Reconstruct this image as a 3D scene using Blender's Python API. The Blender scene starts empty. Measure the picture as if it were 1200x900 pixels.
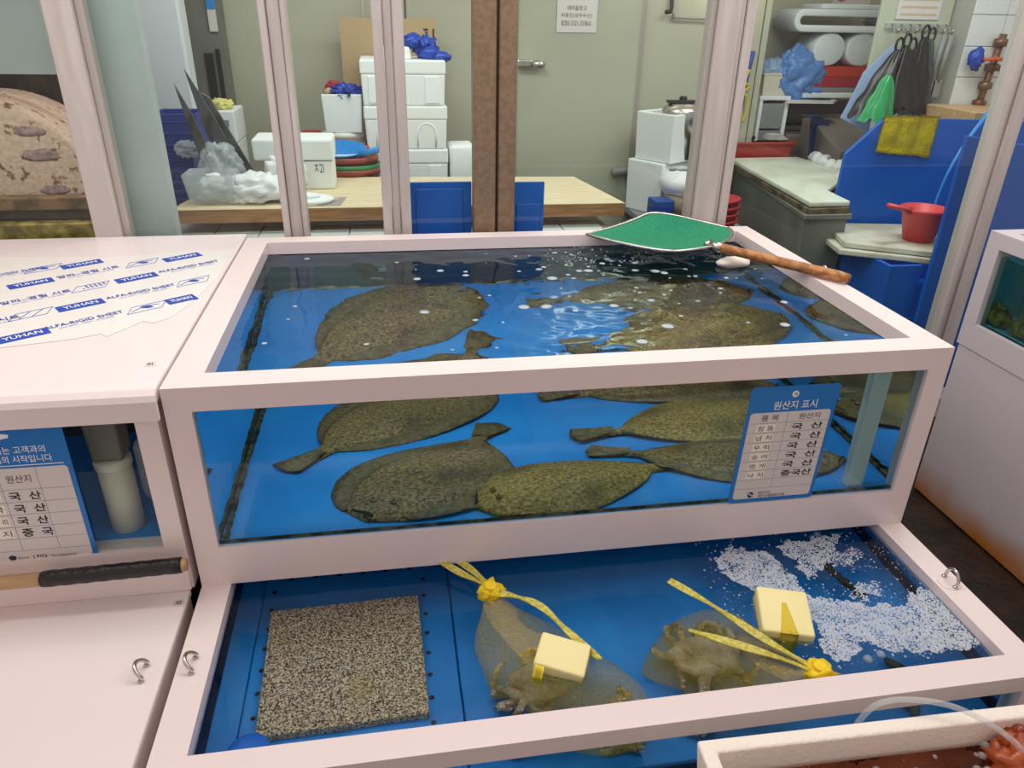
import bpy, bmesh, math, random
from mathutils import Vector, Matrix, noise, Euler
R = random.Random(7)
C = bpy.context.scene.collection
sc = bpy.context.scene
PI = math.pi

# ------------------------------------------------------------------ camera, world, lamps, exposure
cam = bpy.data.cameras.new('camera'); cam.sensor_width = 36; cam.lens = 866.987 / 1200 * 36
cam.clip_start = .02
co = bpy.data.objects.new('camera', cam); C.objects.link(co)
co.location = (0.48169, -1.43192, 1.60246); co.rotation_euler = (1.1079, -0.01851, -0.1596)
sc.camera = co
w = bpy.data.worlds.new('world'); sc.world = w; w.use_nodes = True
w.node_tree.nodes['Background'].inputs[0].default_value = (1, .84, .80, 1)
w.node_tree.nodes['Background'].inputs[1].default_value = .62
sc.view_settings.view_transform = 'Standard'; sc.view_settings.look = 'None'
sc.view_settings.exposure = -.06; sc.view_settings.gamma = 1
try: sc.view_settings.use_curve_mapping = False
except Exception: pass
sc.cycles.use_denoising = True
sc.cycles.max_bounces = 14; sc.cycles.transmission_bounces = 12; sc.cycles.transparent_max_bounces = 16
def lamp(name, loc, sx, sy, power, col, rot=(0, 0, 0)):
    l = bpy.data.lights.new(name, 'AREA'); l.shape = 'RECTANGLE'; l.size = sx; l.size_y = sy
    l.energy = power; l.color = col
    o = bpy.data.objects.new(name, l); C.objects.link(o); o.location = loc; o.rotation_euler = rot
    return o
for x, y in [(-.5, .2), (.9, .35), (2.3, .2)]:
    lamp('hall_lamp', (x, y, 2.6), 1.2, .6, 15, (1, .97, .95))
lamp('kitchen_lamp', (.5, 1.75, 2.5), 1.3, .3, 15, (1, 1, .97), (math.radians(12), 0, 0))
lamp('kitchen_lamp', (2.6, 1.65, 2.5), 1.4, .3, 18, (1, 1, .97), (math.radians(12), 0, 0))

lamp('wall_lamp', (1.78, 2.9, 2.03), .55, .16, 3, (1, .95, .92), (math.radians(70), 0, 0))
lamp('wall_bulb', (2.42, 2.93, 1.86), .22, .12, 1.2, (1, .75, .45), (math.radians(75), 0, 0))
# ------------------------------------------------------------------ materials
def lin(c):
    return tuple(((v / 255) / 12.92 if v / 255 <= .04045 else ((v / 255 + .055) / 1.055) ** 2.4) for v in c) + (1,)
def mat(name, col, rough=.5, metal=0, col2=None, ns=8, lo=.4, hi=.6, detail=4, bump=0, bs=60, spec=.5, trans=0, alpha=1, stretch=None, kind='noise', coat=0):
    m = bpy.data.materials.new(name); m.use_nodes = True
    nt = m.node_tree; b = nt.nodes['Principled BSDF']
    b.inputs['Roughness'].default_value = rough; b.inputs['Metallic'].default_value = metal
    b.inputs['Specular IOR Level'].default_value = spec
    b.inputs['Transmission Weight'].default_value = trans; b.inputs['Alpha'].default_value = alpha
    b.inputs['Coat Weight'].default_value = coat
    b.inputs['Base Color'].default_value = lin(col)
    tc = nt.nodes.new('ShaderNodeTexCoord'); mp = nt.nodes.new('ShaderNodeMapping')
    nt.links.new(tc.outputs['Object'], mp.inputs[0])
    if stretch: mp.inputs['Scale'].default_value = stretch
    if col2:
        if kind == 'voronoi':
            n = nt.nodes.new('ShaderNodeTexVoronoi'); n.inputs['Scale'].default_value = ns; out = n.outputs['Distance']
        else:
            n = nt.nodes.new('ShaderNodeTexNoise'); n.inputs['Scale'].default_value = ns; n.inputs['Detail'].default_value = detail; out = n.outputs[0]
        nt.links.new(mp.outputs[0], n.inputs['Vector'])
        r = nt.nodes.new('ShaderNodeValToRGB'); r.color_ramp.elements[0].position = lo; r.color_ramp.elements[1].position = hi
        r.color_ramp.elements[0].color = lin(col); r.color_ramp.elements[1].color = lin(col2)
        nt.links.new(out, r.inputs[0]); nt.links.new(r.outputs[0], b.inputs['Base Color'])
    if bump:
        n2 = nt.nodes.new('ShaderNodeTexNoise'); n2.inputs['Scale'].default_value = bs; n2.inputs['Detail'].default_value = 3
        nt.links.new(mp.outputs[0], n2.inputs['Vector'])
        bp = nt.nodes.new('ShaderNodeBump'); bp.inputs['Strength'].default_value = bump; bp.inputs['Distance'].default_value = .01
        nt.links.new(n2.outputs[0], bp.inputs['Height']); nt.links.new(bp.outputs[0], b.inputs['Normal'])
    return m
def layer(m, col, ns, lo, hi, detail=6, kind='noise', stretch=None, off=(0, 0, 0)):
    """blend a further spot / stain colour over the base colour of m"""
    nt = m.node_tree; b = nt.nodes['Principled BSDF']; s = b.inputs['Base Color']
    mix = nt.nodes.new('ShaderNodeMix'); mix.data_type = 'RGBA'
    if s.is_linked: nt.links.new(s.links[0].from_socket, mix.inputs[6])
    else: mix.inputs[6].default_value = s.default_value
    mix.inputs[7].default_value = lin(col)
    tc = nt.nodes.new('ShaderNodeTexCoord'); mp = nt.nodes.new('ShaderNodeMapping'); mp.inputs['Location'].default_value = off
    if stretch: mp.inputs['Scale'].default_value = stretch
    nt.links.new(tc.outputs['Object'], mp.inputs[0])
    if kind == 'voronoi':
        n = nt.nodes.new('ShaderNodeTexVoronoi'); n.inputs['Scale'].default_value = ns; out = n.outputs['Distance']
    else:
        n = nt.nodes.new('ShaderNodeTexNoise'); n.inputs['Scale'].default_value = ns; n.inputs['Detail'].default_value = detail; out = n.outputs[0]
    nt.links.new(mp.outputs[0], n.inputs['Vector'])
    r = nt.nodes.new('ShaderNodeMapRange'); r.inputs[1].default_value = lo; r.inputs[2].default_value = hi
    nt.links.new(out, r.inputs[0]); nt.links.new(r.outputs[0], mix.inputs[0]); nt.links.new(mix.outputs[2], s)
    return m
def glassmat(name, col, ior=1.45, rough=0):
    """thin pane: straight-through transparency with a Fresnel reflection"""
    m = bpy.data.materials.new(name); m.use_nodes = True; nt = m.node_tree; nt.nodes.clear()
    o = nt.nodes.new('ShaderNodeOutputMaterial'); mx = nt.nodes.new('ShaderNodeMixShader')
    t = nt.nodes.new('ShaderNodeBsdfTransparent'); t.inputs[0].default_value = lin(col)
    g = nt.nodes.new('ShaderNodeBsdfGlossy'); g.inputs['Roughness'].default_value = rough
    f = nt.nodes.new('ShaderNodeFresnel'); f.inputs[0].default_value = ior
    ge = nt.nodes.new('ShaderNodeNewGeometry'); ml = nt.nodes.new('ShaderNodeMath'); ml.operation = 'MULTIPLY_ADD'; ml.inputs[1].default_value = -1; ml.inputs[2].default_value = 1
    mu = nt.nodes.new('ShaderNodeMath'); mu.operation = 'MULTIPLY'      # only the outer face reflects: the pane is thin, light is not bent in it
    nt.links.new(ge.outputs['Backfacing'], ml.inputs[0]); nt.links.new(ml.outputs[0], mu.inputs[0]); nt.links.new(f.outputs[0], mu.inputs[1])
    nt.links.new(mu.outputs[0], mx.inputs[0]); nt.links.new(t.outputs[0], mx.inputs[1]); nt.links.new(g.outputs[0], mx.inputs[2])
    nt.links.new(mx.outputs[0], o.inputs[0])
    return m
def watermat(name, col, bump=0, bs=30):
    m = bpy.data.materials.new(name); m.use_nodes = True; nt = m.node_tree; nt.nodes.clear()
    o = nt.nodes.new('ShaderNodeOutputMaterial'); g = nt.nodes.new('ShaderNodeBsdfGlass')
    g.inputs['IOR'].default_value = 1.33; g.inputs['Roughness'].default_value = 0; g.inputs['Color'].default_value = lin(col)
    nt.links.new(g.outputs[0], o.inputs[0])
    return m
def veil(name, col, op, rough=.5, cells=0):
    """translucent film or net: part see-through, part coloured"""
    m = bpy.data.materials.new(name); m.use_nodes = True; nt = m.node_tree
    b = nt.nodes['Principled BSDF']; b.inputs['Base Color'].default_value = lin(col); b.inputs['Roughness'].default_value = rough
    o = nt.nodes['Material Output']; mx = nt.nodes.new('ShaderNodeMixShader'); t = nt.nodes.new('ShaderNodeBsdfTransparent')
    mx.inputs[0].default_value = op
    if cells:
        tc = nt.nodes.new('ShaderNodeTexCoord'); n = nt.nodes.new('ShaderNodeTexNoise'); n.inputs['Scale'].default_value = cells
        nt.links.new(tc.outputs['Object'], n.inputs['Vector'])
        r = nt.nodes.new('ShaderNodeMapRange'); r.inputs[1].default_value = .3; r.inputs[2].default_value = .7
        r.inputs[3].default_value = max(0, op - .18); r.inputs[4].default_value = min(1, op + .18)
        nt.links.new(n.outputs[0], r.inputs[0]); nt.links.new(r.outputs[0], mx.inputs[0])
    nt.links.new(t.outputs[0], mx.inputs[1]); nt.links.new(b.outputs[0], mx.inputs[2]); nt.links.new(mx.outputs[0], o.inputs[0])
    return m

WHITE = mat('painted_white', (238, 223, 220), .32, coat=.2)
WHITE2 = mat('painted_white_lid', (240, 228, 226), .3, coat=.3)
UNIT = mat('painted_white_shaded', (205, 199, 203), .4)  # white greyed down, the shade over the aisle unit put into its colour
def foot_stain(m, col, z0, z1):
    """rust creeping up from the floor, ragged by noise"""
    nt = m.node_tree; b = nt.nodes['Principled BSDF']; s = b.inputs['Base Color']
    mix = nt.nodes.new('ShaderNodeMix'); mix.data_type = 'RGBA'; mix.inputs[6].default_value = s.default_value; mix.inputs[7].default_value = lin(col)
    tc = nt.nodes.new('ShaderNodeTexCoord'); sp = nt.nodes.new('ShaderNodeSeparateXYZ'); n = nt.nodes.new('ShaderNodeTexNoise'); n.inputs['Scale'].default_value = 5
    nt.links.new(tc.outputs['Object'], sp.inputs[0]); nt.links.new(tc.outputs['Object'], n.inputs['Vector'])
    ml = nt.nodes.new('ShaderNodeMath'); ml.operation = 'MULTIPLY_ADD'; ml.inputs[1].default_value = -.16; nt.links.new(n.outputs[0], ml.inputs[0]); nt.links.new(sp.outputs[2], ml.inputs[2])
    r = nt.nodes.new('ShaderNodeMapRange'); r.inputs[1].default_value = z1; r.inputs[2].default_value = z0; nt.links.new(ml.outputs[0], r.inputs[0])
    nt.links.new(r.outputs[0], mix.inputs[0]); nt.links.new(mix.outputs[2], s)
foot_stain(UNIT, (186, 112, 30), -.08, .06)
STYRO = mat('styrofoam', (236, 242, 242), .75, bump=.15, bs=140)
BLUE = mat('blue_liner', (44, 158, 244), .45, col2=(34, 144, 232), ns=3)
BLUED = mat('blue_liner_deep', (34, 154, 238), .45, col2=(26, 138, 222), ns=5)
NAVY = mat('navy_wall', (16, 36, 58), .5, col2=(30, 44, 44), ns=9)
DARK = mat('dark_panel', (28, 30, 34), .6)
BLACK = mat('black_plastic', (20, 20, 22), .45)
MOSS = mat('algae_sealant', (40, 42, 34), .9, col2=(92, 92, 72), ns=26, bump=.5, spec=.1)
MOSSB = mat('algae_sealant_pale', (96, 98, 76), .9, col2=(168, 170, 146), ns=14, bump=.4, spec=.1)
STEEL = mat('steel', (200, 196, 190), .25, metal=1)
GREYM = mat('grey_frame_paint', (198, 190, 186), .4, col2=(186, 177, 172), ns=4, stretch=(6, 6, .6))
GREYN = mat('grey_aluminium', (178, 170, 164), .4, metal=.2)
BRONZE = mat('bronze_aluminium', (124, 102, 80), .5, metal=.1, col2=(138, 116, 92), ns=50)
GLASS = glassmat('window_glass', (246, 251, 249), 1.55)
TANKGLASS = glassmat('tank_glass', (246, 252, 251), ior=1.3)
WATER = watermat('tank_water', (236, 248, 252))
WATERL = watermat('lower_tank_water', (240, 248, 252))
WATERR = watermat('red_water', (238, 214, 198))
BUBBLE = veil('foam_bubble', (238, 243, 248), .22, rough=.05)
FOAM = mat('foam_white', (225, 234, 242), .3, alpha=.55)
WOOD = mat('pale_wood', (206, 176, 132), .5, col2=(180, 142, 98), ns=6, stretch=(1.2, 14, 14), lo=.3, hi=.75)
WOODC = mat('chopping_wood', (232, 218, 186), .6, col2=(212, 190, 148), ns=4, stretch=(2, 18, 18), lo=.3, hi=.75)
WOODE = mat('chopping_wood_edge', (176, 128, 82), .6, col2=(150, 106, 66), ns=5, stretch=(2, 14, 30))
WALL = mat('cold_room_panel', (186, 186, 166), .42, col2=(178, 178, 158), ns=1.3)
WALL2 = mat('cold_room_door', (182, 184, 164), .4, col2=(172, 174, 154), ns=1.3)
PILLAR = mat('pillar_white', (222, 228, 234), .5)
TEAL = mat('grey_teal_board', (184, 194, 193), .5, col2=(172, 182, 181), ns=2)
FLOORM = mat('wet_dark_floor', (46, 34, 26), .35, col2=(24, 18, 14), ns=9, bump=.4, bs=25)
KFLOOR = mat('kitchen_floor', (112, 112, 106), .6)
FISH = mat('flounder_skin', (80, 58, 30), .5, col2=(182, 150, 94), ns=110, lo=.35, hi=.68, bump=.5, bs=160)
layer(FISH, (66, 54, 30), 7, .5, .75); layer(FISH, (208, 198, 150), 34, .11, .05, kind='voronoi')
FISH2 = mat('flounder_skin_olive', (104, 80, 32), .5, col2=(204, 170, 90), ns=100, lo=.35, hi=.7, bump=.5, bs=150)
layer(FISH2, (84, 70, 36), 6, .5, .75); layer(FISH2, (226, 216, 160), 30, .11, .05, kind='voronoi')
FIN = mat('flounder_fin', (90, 74, 44), .55, col2=(140, 120, 78), ns=60, lo=.35, hi=.7, bump=.4, bs=120)
GRANITE = mat('granite', (84, 66, 46), .7, col2=(255, 228, 186), ns=250, lo=.36, hi=.62, detail=2, bump=.3, bs=150)
layer(GRANITE, (36, 34, 32), 190, .56, .62, off=(3, 1, 2)); layer(GRANITE, (190, 160, 80), 6, .6, .8)
YNET = veil('yellow_net', (224, 194, 16), .27, cells=220)
YNETD = mat('yellow_gathered_net', (248, 214, 26), .6, bump=.15, bs=120)
YSTR = mat('yellow_net_stripe', (255, 238, 90), .7)
YRIB = mat('yellow_ribbon', (214, 204, 98), .5, col2=(180, 168, 50), ns=120, lo=.4, hi=.6)
YBLOCK = mat('yellowed_styrofoam', (246, 234, 170), .7, bump=.2, bs=90)
OCTO = mat('octopus_skin', (232, 214, 188), .5, col2=(146, 108, 80), ns=20, lo=.4, hi=.65, bump=.4, bs=90)
OCTOP = mat('octopus_sucker', (232, 222, 194), .5)
GNET = mat('green_net', (10, 140, 98), .6, col2=(8, 118, 84), ns=180, lo=.45, hi=.55)
HANDLE = mat('oiled_wood', (186, 130, 74), .45, col2=(146, 92, 46), ns=5, stretch=(14, 2, 14))
TAPE = mat('black_tape', (26, 27, 26), .35, bump=.5, bs=45)
SIGNB = mat('sign_blue', (24, 116, 192), .35)
SIGNW = mat('sign_paper', (216, 210, 206), .45)
SIGNG = mat('sign_line', (130, 136, 146), .5)
INK = mat('black_ink', (30, 26, 26), .5)
INKG = mat('grey_ink', (74, 74, 78), .5)
PRINTW = mat('white_print', (240, 242, 244), .5)
PRINTB = mat('blue_print', (40, 76, 176), .5)
FILM = mat('protective_film', (238, 234, 228), .18)
PVC = mat('pvc_pipe', (228, 232, 222), .45)
PVCB = mat('beige_pipe', (222, 214, 196), .45)
BAGB = mat('blue_plastic_bag', (24, 70, 178), .35, bump=.3)
BAGBL = mat('light_blue_bag', (92, 138, 204), .35)
BAGW = mat('white_plastic_bag', (236, 240, 242), .3)
BAGK = mat('black_plastic_bag', (13, 13, 14), .35)
BAGG = mat('green_plastic_bag', (24, 150, 84), .3)
CLEARP = veil('clear_plastic', (214, 224, 230), .4, rough=.2)
RED = mat('red_plastic', (176, 34, 44), .4)
REDB = mat('brick_red_plastic', (168, 52, 40), .4)
PINK = mat('coral_plastic', (222, 74, 76), .35)
SKY = mat('sky_blue_plastic', (34, 138, 216), .35)
BROWN = mat('brown_plastic', (142, 62, 46), .4)
GREENP = mat('green_plastic', (20, 124, 62), .4)
TUBB = mat('tub_blue', (6, 98, 200), .4, col2=(4, 86, 184), ns=2)
CRATE = mat('crate_blue', (32, 66, 150), .45)
BOARDP = mat('cutting_board_white', (222, 228, 214), .5, col2=(206, 210, 190), ns=5)
BOARDD = mat('cutting_board_worn', (216, 214, 198), .5, col2=(184, 176, 150), ns=6, stretch=(1, 1, 3))
DIRT = mat('dirty_wood', (112, 96, 70), .8, col2=(62, 54, 42), ns=18, bump=.5)
GREYC = mat('grey_cabinet', (120, 122, 114), .5, col2=(104, 106, 98), ns=3)
GREYP = mat('grey_plastic', (140, 142, 142), .45)
TAUPE = mat('taupe_plastic', (122, 114, 104), .5)
YTOWEL = mat('yellow_cloth', (248, 228, 24), .9, col2=(226, 204, 14), ns=14, bump=.6, bs=90)
WTOWEL = mat('white_cloth', (232, 236, 232), .9, bump=.5, bs=60)
BTOWEL = mat('blue_cloth', (34, 62, 128), .9, bump=.4, bs=60)
PALEB = mat('pale_blue_sheet', (168, 194, 236), .5)
KRAFT = mat('kraft_paper', (186, 160, 122), .7)
TILEW = mat('white_tile', (226, 230, 228), .25)
GROUT = mat('grout', (176, 176, 168), .8)
FOAMR = mat('foam_sheet', (224, 230, 232), .6, bump=.2, bs=80)
DRUM = mat('stained_drum', (228, 194, 174), .6, col2=(202, 166, 144), ns=60, lo=.3, hi=.7, bump=.3, bs=90)
layer(DRUM, (122, 78, 40), 34, .58, .68, detail=3)
ALGAE = mat('algae_brown', (156, 118, 82), .7, col2=(104, 80, 52), ns=16, bump=.4)
ALGAEY = mat('algae_yellow', (206, 178, 92), .7, col2=(128, 108, 50), ns=24, lo=.35, hi=.6, bump=.4)
ALGAED = mat('algae_dark', (92, 80, 62), .8, col2=(48, 42, 34), ns=14, lo=.35, hi=.65, bump=.4)
VIOLET = mat('violet_blotch', (150, 124, 136), .7, col2=(196, 164, 150), ns=40)
SQUIRT = mat('sea_squirt_skin', (126, 44, 20), .3, col2=(186, 92, 42), ns=14, lo=.35, hi=.65, bump=.5, bs=40)
STYROY = mat('cream_styrofoam', (244, 234, 220), .75, bump=.3, bs=120)
ORANGE = mat('orange_handle', (206, 88, 30), .4)
RUST = mat('rusty_brass', (128, 110, 92), .45, metal=.6, col2=(120, 70, 40), ns=30)
SHELL = mat('olive_shell', (150, 132, 48), .5, col2=(74, 64, 30), ns=30, bump=.6, bs=50)
BLADE = mat('slate_steel', (92, 96, 100), .4, metal=.4, col2=(64, 66, 68), ns=20, stretch=(1, 1, .4))

# ------------------------------------------------------------------ mesh helpers (all take world coordinates)
def BM(): return bmesh.new()
def box(bm, lo, hi, M=None):
    vs = [bm.verts.new((x, y, z)) for z in (lo[2], hi[2]) for y in (lo[1], hi[1]) for x in (lo[0], hi[0])]
    for f in ((0, 2, 3, 1), (4, 5, 7, 6), (0, 1, 5, 4), (2, 6, 7, 3), (0, 4, 6, 2), (1, 3, 7, 5)):
        bm.faces.new([vs[i] for i in f])
    if M is not None:
        for v in vs: v.co = M @ v.co
    return bm
def taper(bm, c, sx, sy, h, t=1.1, M=None, wall=0, bottom=.01):
    """tapered tub or box standing at c; open with wall thickness when wall > 0"""
    def ring(ax, ay, z): return [bm.verts.new((c[0] + a * ax, c[1] + b * ay, c[2] + z)) for a, b in ((-1, -1), (1, -1), (1, 1), (-1, 1))]
    rs = [ring(sx / 2, sy / 2, 0), ring(sx / 2 * t, sy / 2 * t, h)]
    if wall: rs += [ring(sx / 2 * t - wall, sy / 2 * t - wall, h), ring(sx / 2 - wall, sy / 2 - wall, bottom)]
    bm.faces.new(rs[0][::-1])
    for a, b in zip(rs, rs[1:]):
        for i in range(4): bm.faces.new((a[i], a[(i + 1) % 4], b[(i + 1) % 4], b[i]))
    bm.faces.new(rs[-1])
    if M is not None:
        for r in rs:
            for v in r: v.co = M @ v.co
    return bm
def prism(bm, poly, ext):
    e = Vector(ext); a = [bm.verts.new(p) for p in poly]; b = [bm.verts.new(Vector(p) + e) for p in poly]
    n = len(a); bm.faces.new(a[::-1]); bm.faces.new(b)
    for i in range(n): bm.faces.new((a[i], a[(i + 1) % n], b[(i + 1) % n], b[i]))
    return bm
def tube(bm, pts, rad, n=8, cap=True, flat=1.0):
    pts = [Vector(p) for p in pts]; rings = []
    if not hasattr(rad, '__len__'): rad = [rad] * len(pts)
    up = None
    for i, p in enumerate(pts):
        d = (pts[min(i + 1, len(pts) - 1)] - pts[max(i - 1, 0)]).normalized()
        if up is None: up = Vector((0, 0, 1)) if abs(d.z) < .9 else Vector((0, 1, 0))
        u = (up - d * up.dot(d)).normalized(); s = d.cross(u); up = u
        rings.append([bm.verts.new(p + (u * math.sin(2 * PI * k / n) * flat + s * math.cos(2 * PI * k / n)) * rad[i]) for k in range(n)])
    for a, b in zip(rings, rings[1:]):
        for k in range(n): bm.faces.new((a[k], a[(k + 1) % n], b[(k + 1) % n], b[k]))
    if cap: bm.faces.new(rings[0][::-1]); bm.faces.new(rings[-1])
    return bm
def lathe(bm, c, prof, n=24, sx=1, sy=1, M=None, cap=True):
    rings = []
    for r, z in prof:
        rings.append([bm.verts.new((c[0] + r * sx * math.cos(2 * PI * k / n), c[1] + r * sy * math.sin(2 * PI * k / n), c[2] + z)) for k in range(n)])
    for a, b in zip(rings, rings[1:]):
        for k in range(n): bm.faces.new((a[k], a[(k + 1) % n], b[(k + 1) % n], b[k]))
    if cap: bm.faces.new(rings[0][::-1]); bm.faces.new(rings[-1])
    if M is not None:
        for r in rings:
            for v in r: v.co = M @ v.co
    return bm
def grid(bm, f, nu, nv, closeu=False):
    g = [[bm.verts.new(f(i / nu, j / nv)) for j in range(nv + 1)] for i in range(nu + (0 if closeu else 1))]
    for i in range(nu):
        for j in range(nv): bm.faces.new((g[i][j], g[(i + 1) % len(g)][j], g[(i + 1) % len(g)][j + 1], g[i][j + 1]))
    return g
def blob(bm, c, r, seed=0, amp=.2, scale=6, sub=3, flat=None):
    res = bmesh.ops.create_icosphere(bm, subdivisions=sub, radius=1)
    for v in res['verts']:
        d = v.co.normalized(); k = 1 + amp * noise.fractal(d * scale * .35 + Vector((seed * 7.3, seed, 0)), .9, 2, 3)
        v.co = Vector(c) + Vector((d.x * r[0], d.y * r[1], d.z * r[2])) * k
        if flat is not None and v.co.z < flat: v.co.z = flat
    return bm
def crumple(bm, amp, scale, seed=0):
    for v in bm.verts:
        v.co += noise.noise_vector(v.co * scale + Vector((seed, seed * 2, 0))) * amp
    return bm
def wrinkle(bm, amp, seed=0, fr=16):
    """sharp creases of thin plastic"""
    bmesh.ops.recalc_face_normals(bm, faces=bm.faces[:]); bm.normal_update()
    for v in bm.verts:
        q = v.co * fr + Vector((seed, seed * 3, 0)); q += noise.noise_vector(q * .7) * .8
        v.co += v.normal * amp * (1 - 2.6 * abs(noise.noise(q)) - 1.0 * abs(noise.noise(q * 2.7)))
    return bm
def bevel(bm, w, seg=2, ang=30):
    bmesh.ops.remove_doubles(bm, verts=bm.verts, dist=1e-6)
    es = [e for e in bm.edges if len(e.link_faces) == 2 and e.calc_face_angle(0) > math.radians(ang)]
    bmesh.ops.bevel(bm, geom=es, offset=w, segments=seg, affect='EDGES', profile=.5)
    return bm
def solid(bm, t):
    bmesh.ops.solidify(bm, geom=bm.faces[:], thickness=t); return bm
def wloc(o):
    v = Vector((0, 0, 0))
    while o: v += o.location; o = o.parent
    return v
def obj(name, bm, m, parent=None, smooth=False, origin=None):
    """ONE mesh object from world-coordinate geometry"""
    bmesh.ops.recalc_face_normals(bm, faces=bm.faces[:])
    o0 = Vector(origin) if origin is not None else Vector((0, 0, 0))
    if origin is None and parent is None and len(bm.verts):
        xs = [v.co for v in bm.verts]
        o0 = Vector((sum(v.x for v in xs) / len(xs), sum(v.y for v in xs) / len(xs), min(v.z for v in xs)))
    if parent is not None: o0 = wloc(parent)
    bmesh.ops.translate(bm, verts=bm.verts[:], vec=-o0)
    me = bpy.data.meshes.new(name); bm.to_mesh(me); bm.free(); me.materials.append(m)
    if smooth == 'top':
        for p in me.polygons: p.use_smooth = abs(p.normal.z) > .6 and len(p.vertices) == 4 and p.area < .01
    elif smooth: me.shade_smooth()
    o = bpy.data.objects.new(name, me); C.objects.link(o)
    if parent is not None: o.parent = parent
    else: o.location = o0
    return o
def part(parent, name, bm, m, smooth=False, label=None, kind=None):
    o = obj(name, bm, m, parent, smooth)
    if label: o['label'] = label
    if kind: o['kind'] = kind
    return o
def thing(name, label, cat, loc, group=None):
    o = bpy.data.objects.new(name, None); C.objects.link(o); o.location = loc; o.empty_display_size = .05
    o['label'] = label; o['category'] = cat
    if group: o['group'] = group
    return o
def one(name, label, cat, bm, m, smooth=False, group=None, kind=None):
    o = obj(name, bm, m, None, smooth); o['label'] = label; o['category'] = cat
    if group: o['group'] = group
    if kind: o['kind'] = kind
    return o
def struct(name, bm=None, m=None, loc=(0, 0, 0)):
    if bm is None:
        o = bpy.data.objects.new(name, None); C.objects.link(o); o.location = loc
    else: o = obj(name, bm, m, None, origin=loc)
    o['kind'] = 'structure'; return o
def share(src, parent, name, off):
    """a copy of a piece, sharing its mesh, moved by off"""
    o = src.copy(); C.objects.link(o); o.parent = parent; o.location = src.location + Vector(off); o.name = name; return o
def text(parent, s, c, x, up, wd, ht, m, name='lettering', bold=0, lift=.0006):
    """printed words centred at c, baseline direction x, letters' up direction up, fitted to wd x ht"""
    cu = bpy.data.curves.new('t', 'FONT'); cu.body = s; cu.size = 1; cu.offset = bold; cu.resolution_u = 3; cu.extrude = 0
    t = bpy.data.objects.new('t', cu); C.objects.link(t)
    dg = bpy.context.evaluated_depsgraph_get(); dg.update()
    me = bpy.data.meshes.new_from_object(t.evaluated_get(dg)); bpy.data.objects.remove(t)
    bm = bmesh.new(); bm.from_mesh(me); bpy.data.meshes.remove(me)
    if not bm.verts: bm.free(); return None
    x0 = min(v.co.x for v in bm.verts); x1 = max(v.co.x for v in bm.verts); y0 = min(v.co.y for v in bm.verts); y1 = max(v.co.y for v in bm.verts)
    X = Vector(x).normalized(); U = Vector(up).normalized(); N = X.cross(U).normalized(); c = Vector(c)
    for v in bm.verts:
        a = (v.co.x - (x0 + x1) / 2) / max(x1 - x0, 1e-6) * wd; b = (v.co.y - (y0 + y1) / 2) / max(y1 - y0, 1e-6) * ht
        v.co = c + X * a + U * b + N * lift
    o = obj(name, bm, m, parent); return o
def quad(bm, c, x, up, wd, ht, lift=0, th=.0006):
    X = Vector(x).normalized(); U = Vector(up).normalized(); N = X.cross(U).normalized(); c = Vector(c) + N * lift
    p = [c + X * a * wd / 2 + U * b * ht / 2 for a, b in ((-1, -1), (1, -1), (1, 1), (-1, 1))]
    prism(bm, p, N * th); return bm
def rotz(a, c=(0, 0, 0)): return Matrix.Translation(c) @ Matrix.Rotation(a, 4, 'Z') @ Matrix.Translation(-Vector(c))

# ------------------------------------------------------------------ room shell
W, D = 1.8, 1.138
struct('floor', box(BM(), (-3, -2.6, -.1), (5, 3.6, 0)), FLOORM)
kf = struct('floor_kitchen', box(BM(), (-2.5, 1.3, 0), (5, 3.6, .012)), KFLOOR)
# back wall of cold-room panels, stepping back on the far side
wb = struct('wall_back', box(BM(), (-2.5, 3.1, 0), (2.7, 3.3, 2.6)), GROUT)
xs = [-2.5, -1.6, -.75, -.06, .62, 1.215, 1.94, 2.66]
for i in range(7):
    if i == 5: continue
    part(wb, 'panel', bevel(box(BM(), (xs[i] + .003, 3.0, .012), (xs[i + 1] - .003, 3.1, 2.6)), .006, 1), WALL)
part(wb, 'panel', bevel(box(BM(), (1.218, 3.0, 2.1), (1.937, 3.1, 2.6)), .006, 1), WALL)
part(wb, 'panel', bevel(box(BM(), (2.663, 3.003, .012), (2.7, 3.45, 2.6)), .004, 1), WALL)
part(wb, 'skirting', bevel(box(BM(), (1.95, 2.975, .62), (2.6, 3.0, .70)), .008, 2), WALL)
wr = struct('wall_back_right', box(BM(), (2.7, 3.45, 0), (5, 3.6, 2.6)), GROUT)
for a, b in ((2.7, 3.68), (3.68, 4.4), (4.4, 5)):
    part(wr, 'panel', bevel(box(BM(), (a + .003, 3.42, .012), (b - .003, 3.45, 2.6)), .006, 1), WALL)
# cold-room door
d1 = struct('door_1', loc=(1.57, 3.0, 0))
part(d1, 'door_leaf', bevel(box(BM(), (1.222, 2.945, .03), (1.915, 3.05, 2.08)), .015, 2), WALL2)
b = BM(); box(b, (1.915, 2.97, .03), (1.937, 3.05, 2.08)); part(d1, 'door_frame', b, GREYN)
h = part(d1, 'door_handle', bevel(box(BM(), (1.213, 2.90, 1.345), (1.30, 2.945, 1.385)), .008, 2), STEEL)
b = BM(); tube(b, [(1.29, 2.915, 1.365), (1.345, 2.905, 1.36), (1.365, 2.905, 1.355)], [.018, .022, .014], 10); part(h, 'handle_grip', b, STEEL, True)
h = part(d1, 'hinge', bevel(box(BM(), (1.89, 2.92, .72), (1.95, 2.945, .83)), .006, 2), GREYP)
b = BM(); tube(b, [(1.80, 2.915, .775), (1.94, 2.915, .79)], .022, 10); part(h, 'hinge_arm', b, GREYP, True)
nt_ = thing('paper_notice', 'white paper notice with three printed lines taped to the cold-room door', 'notice', (1.54, 2.944, 1.6))
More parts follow.
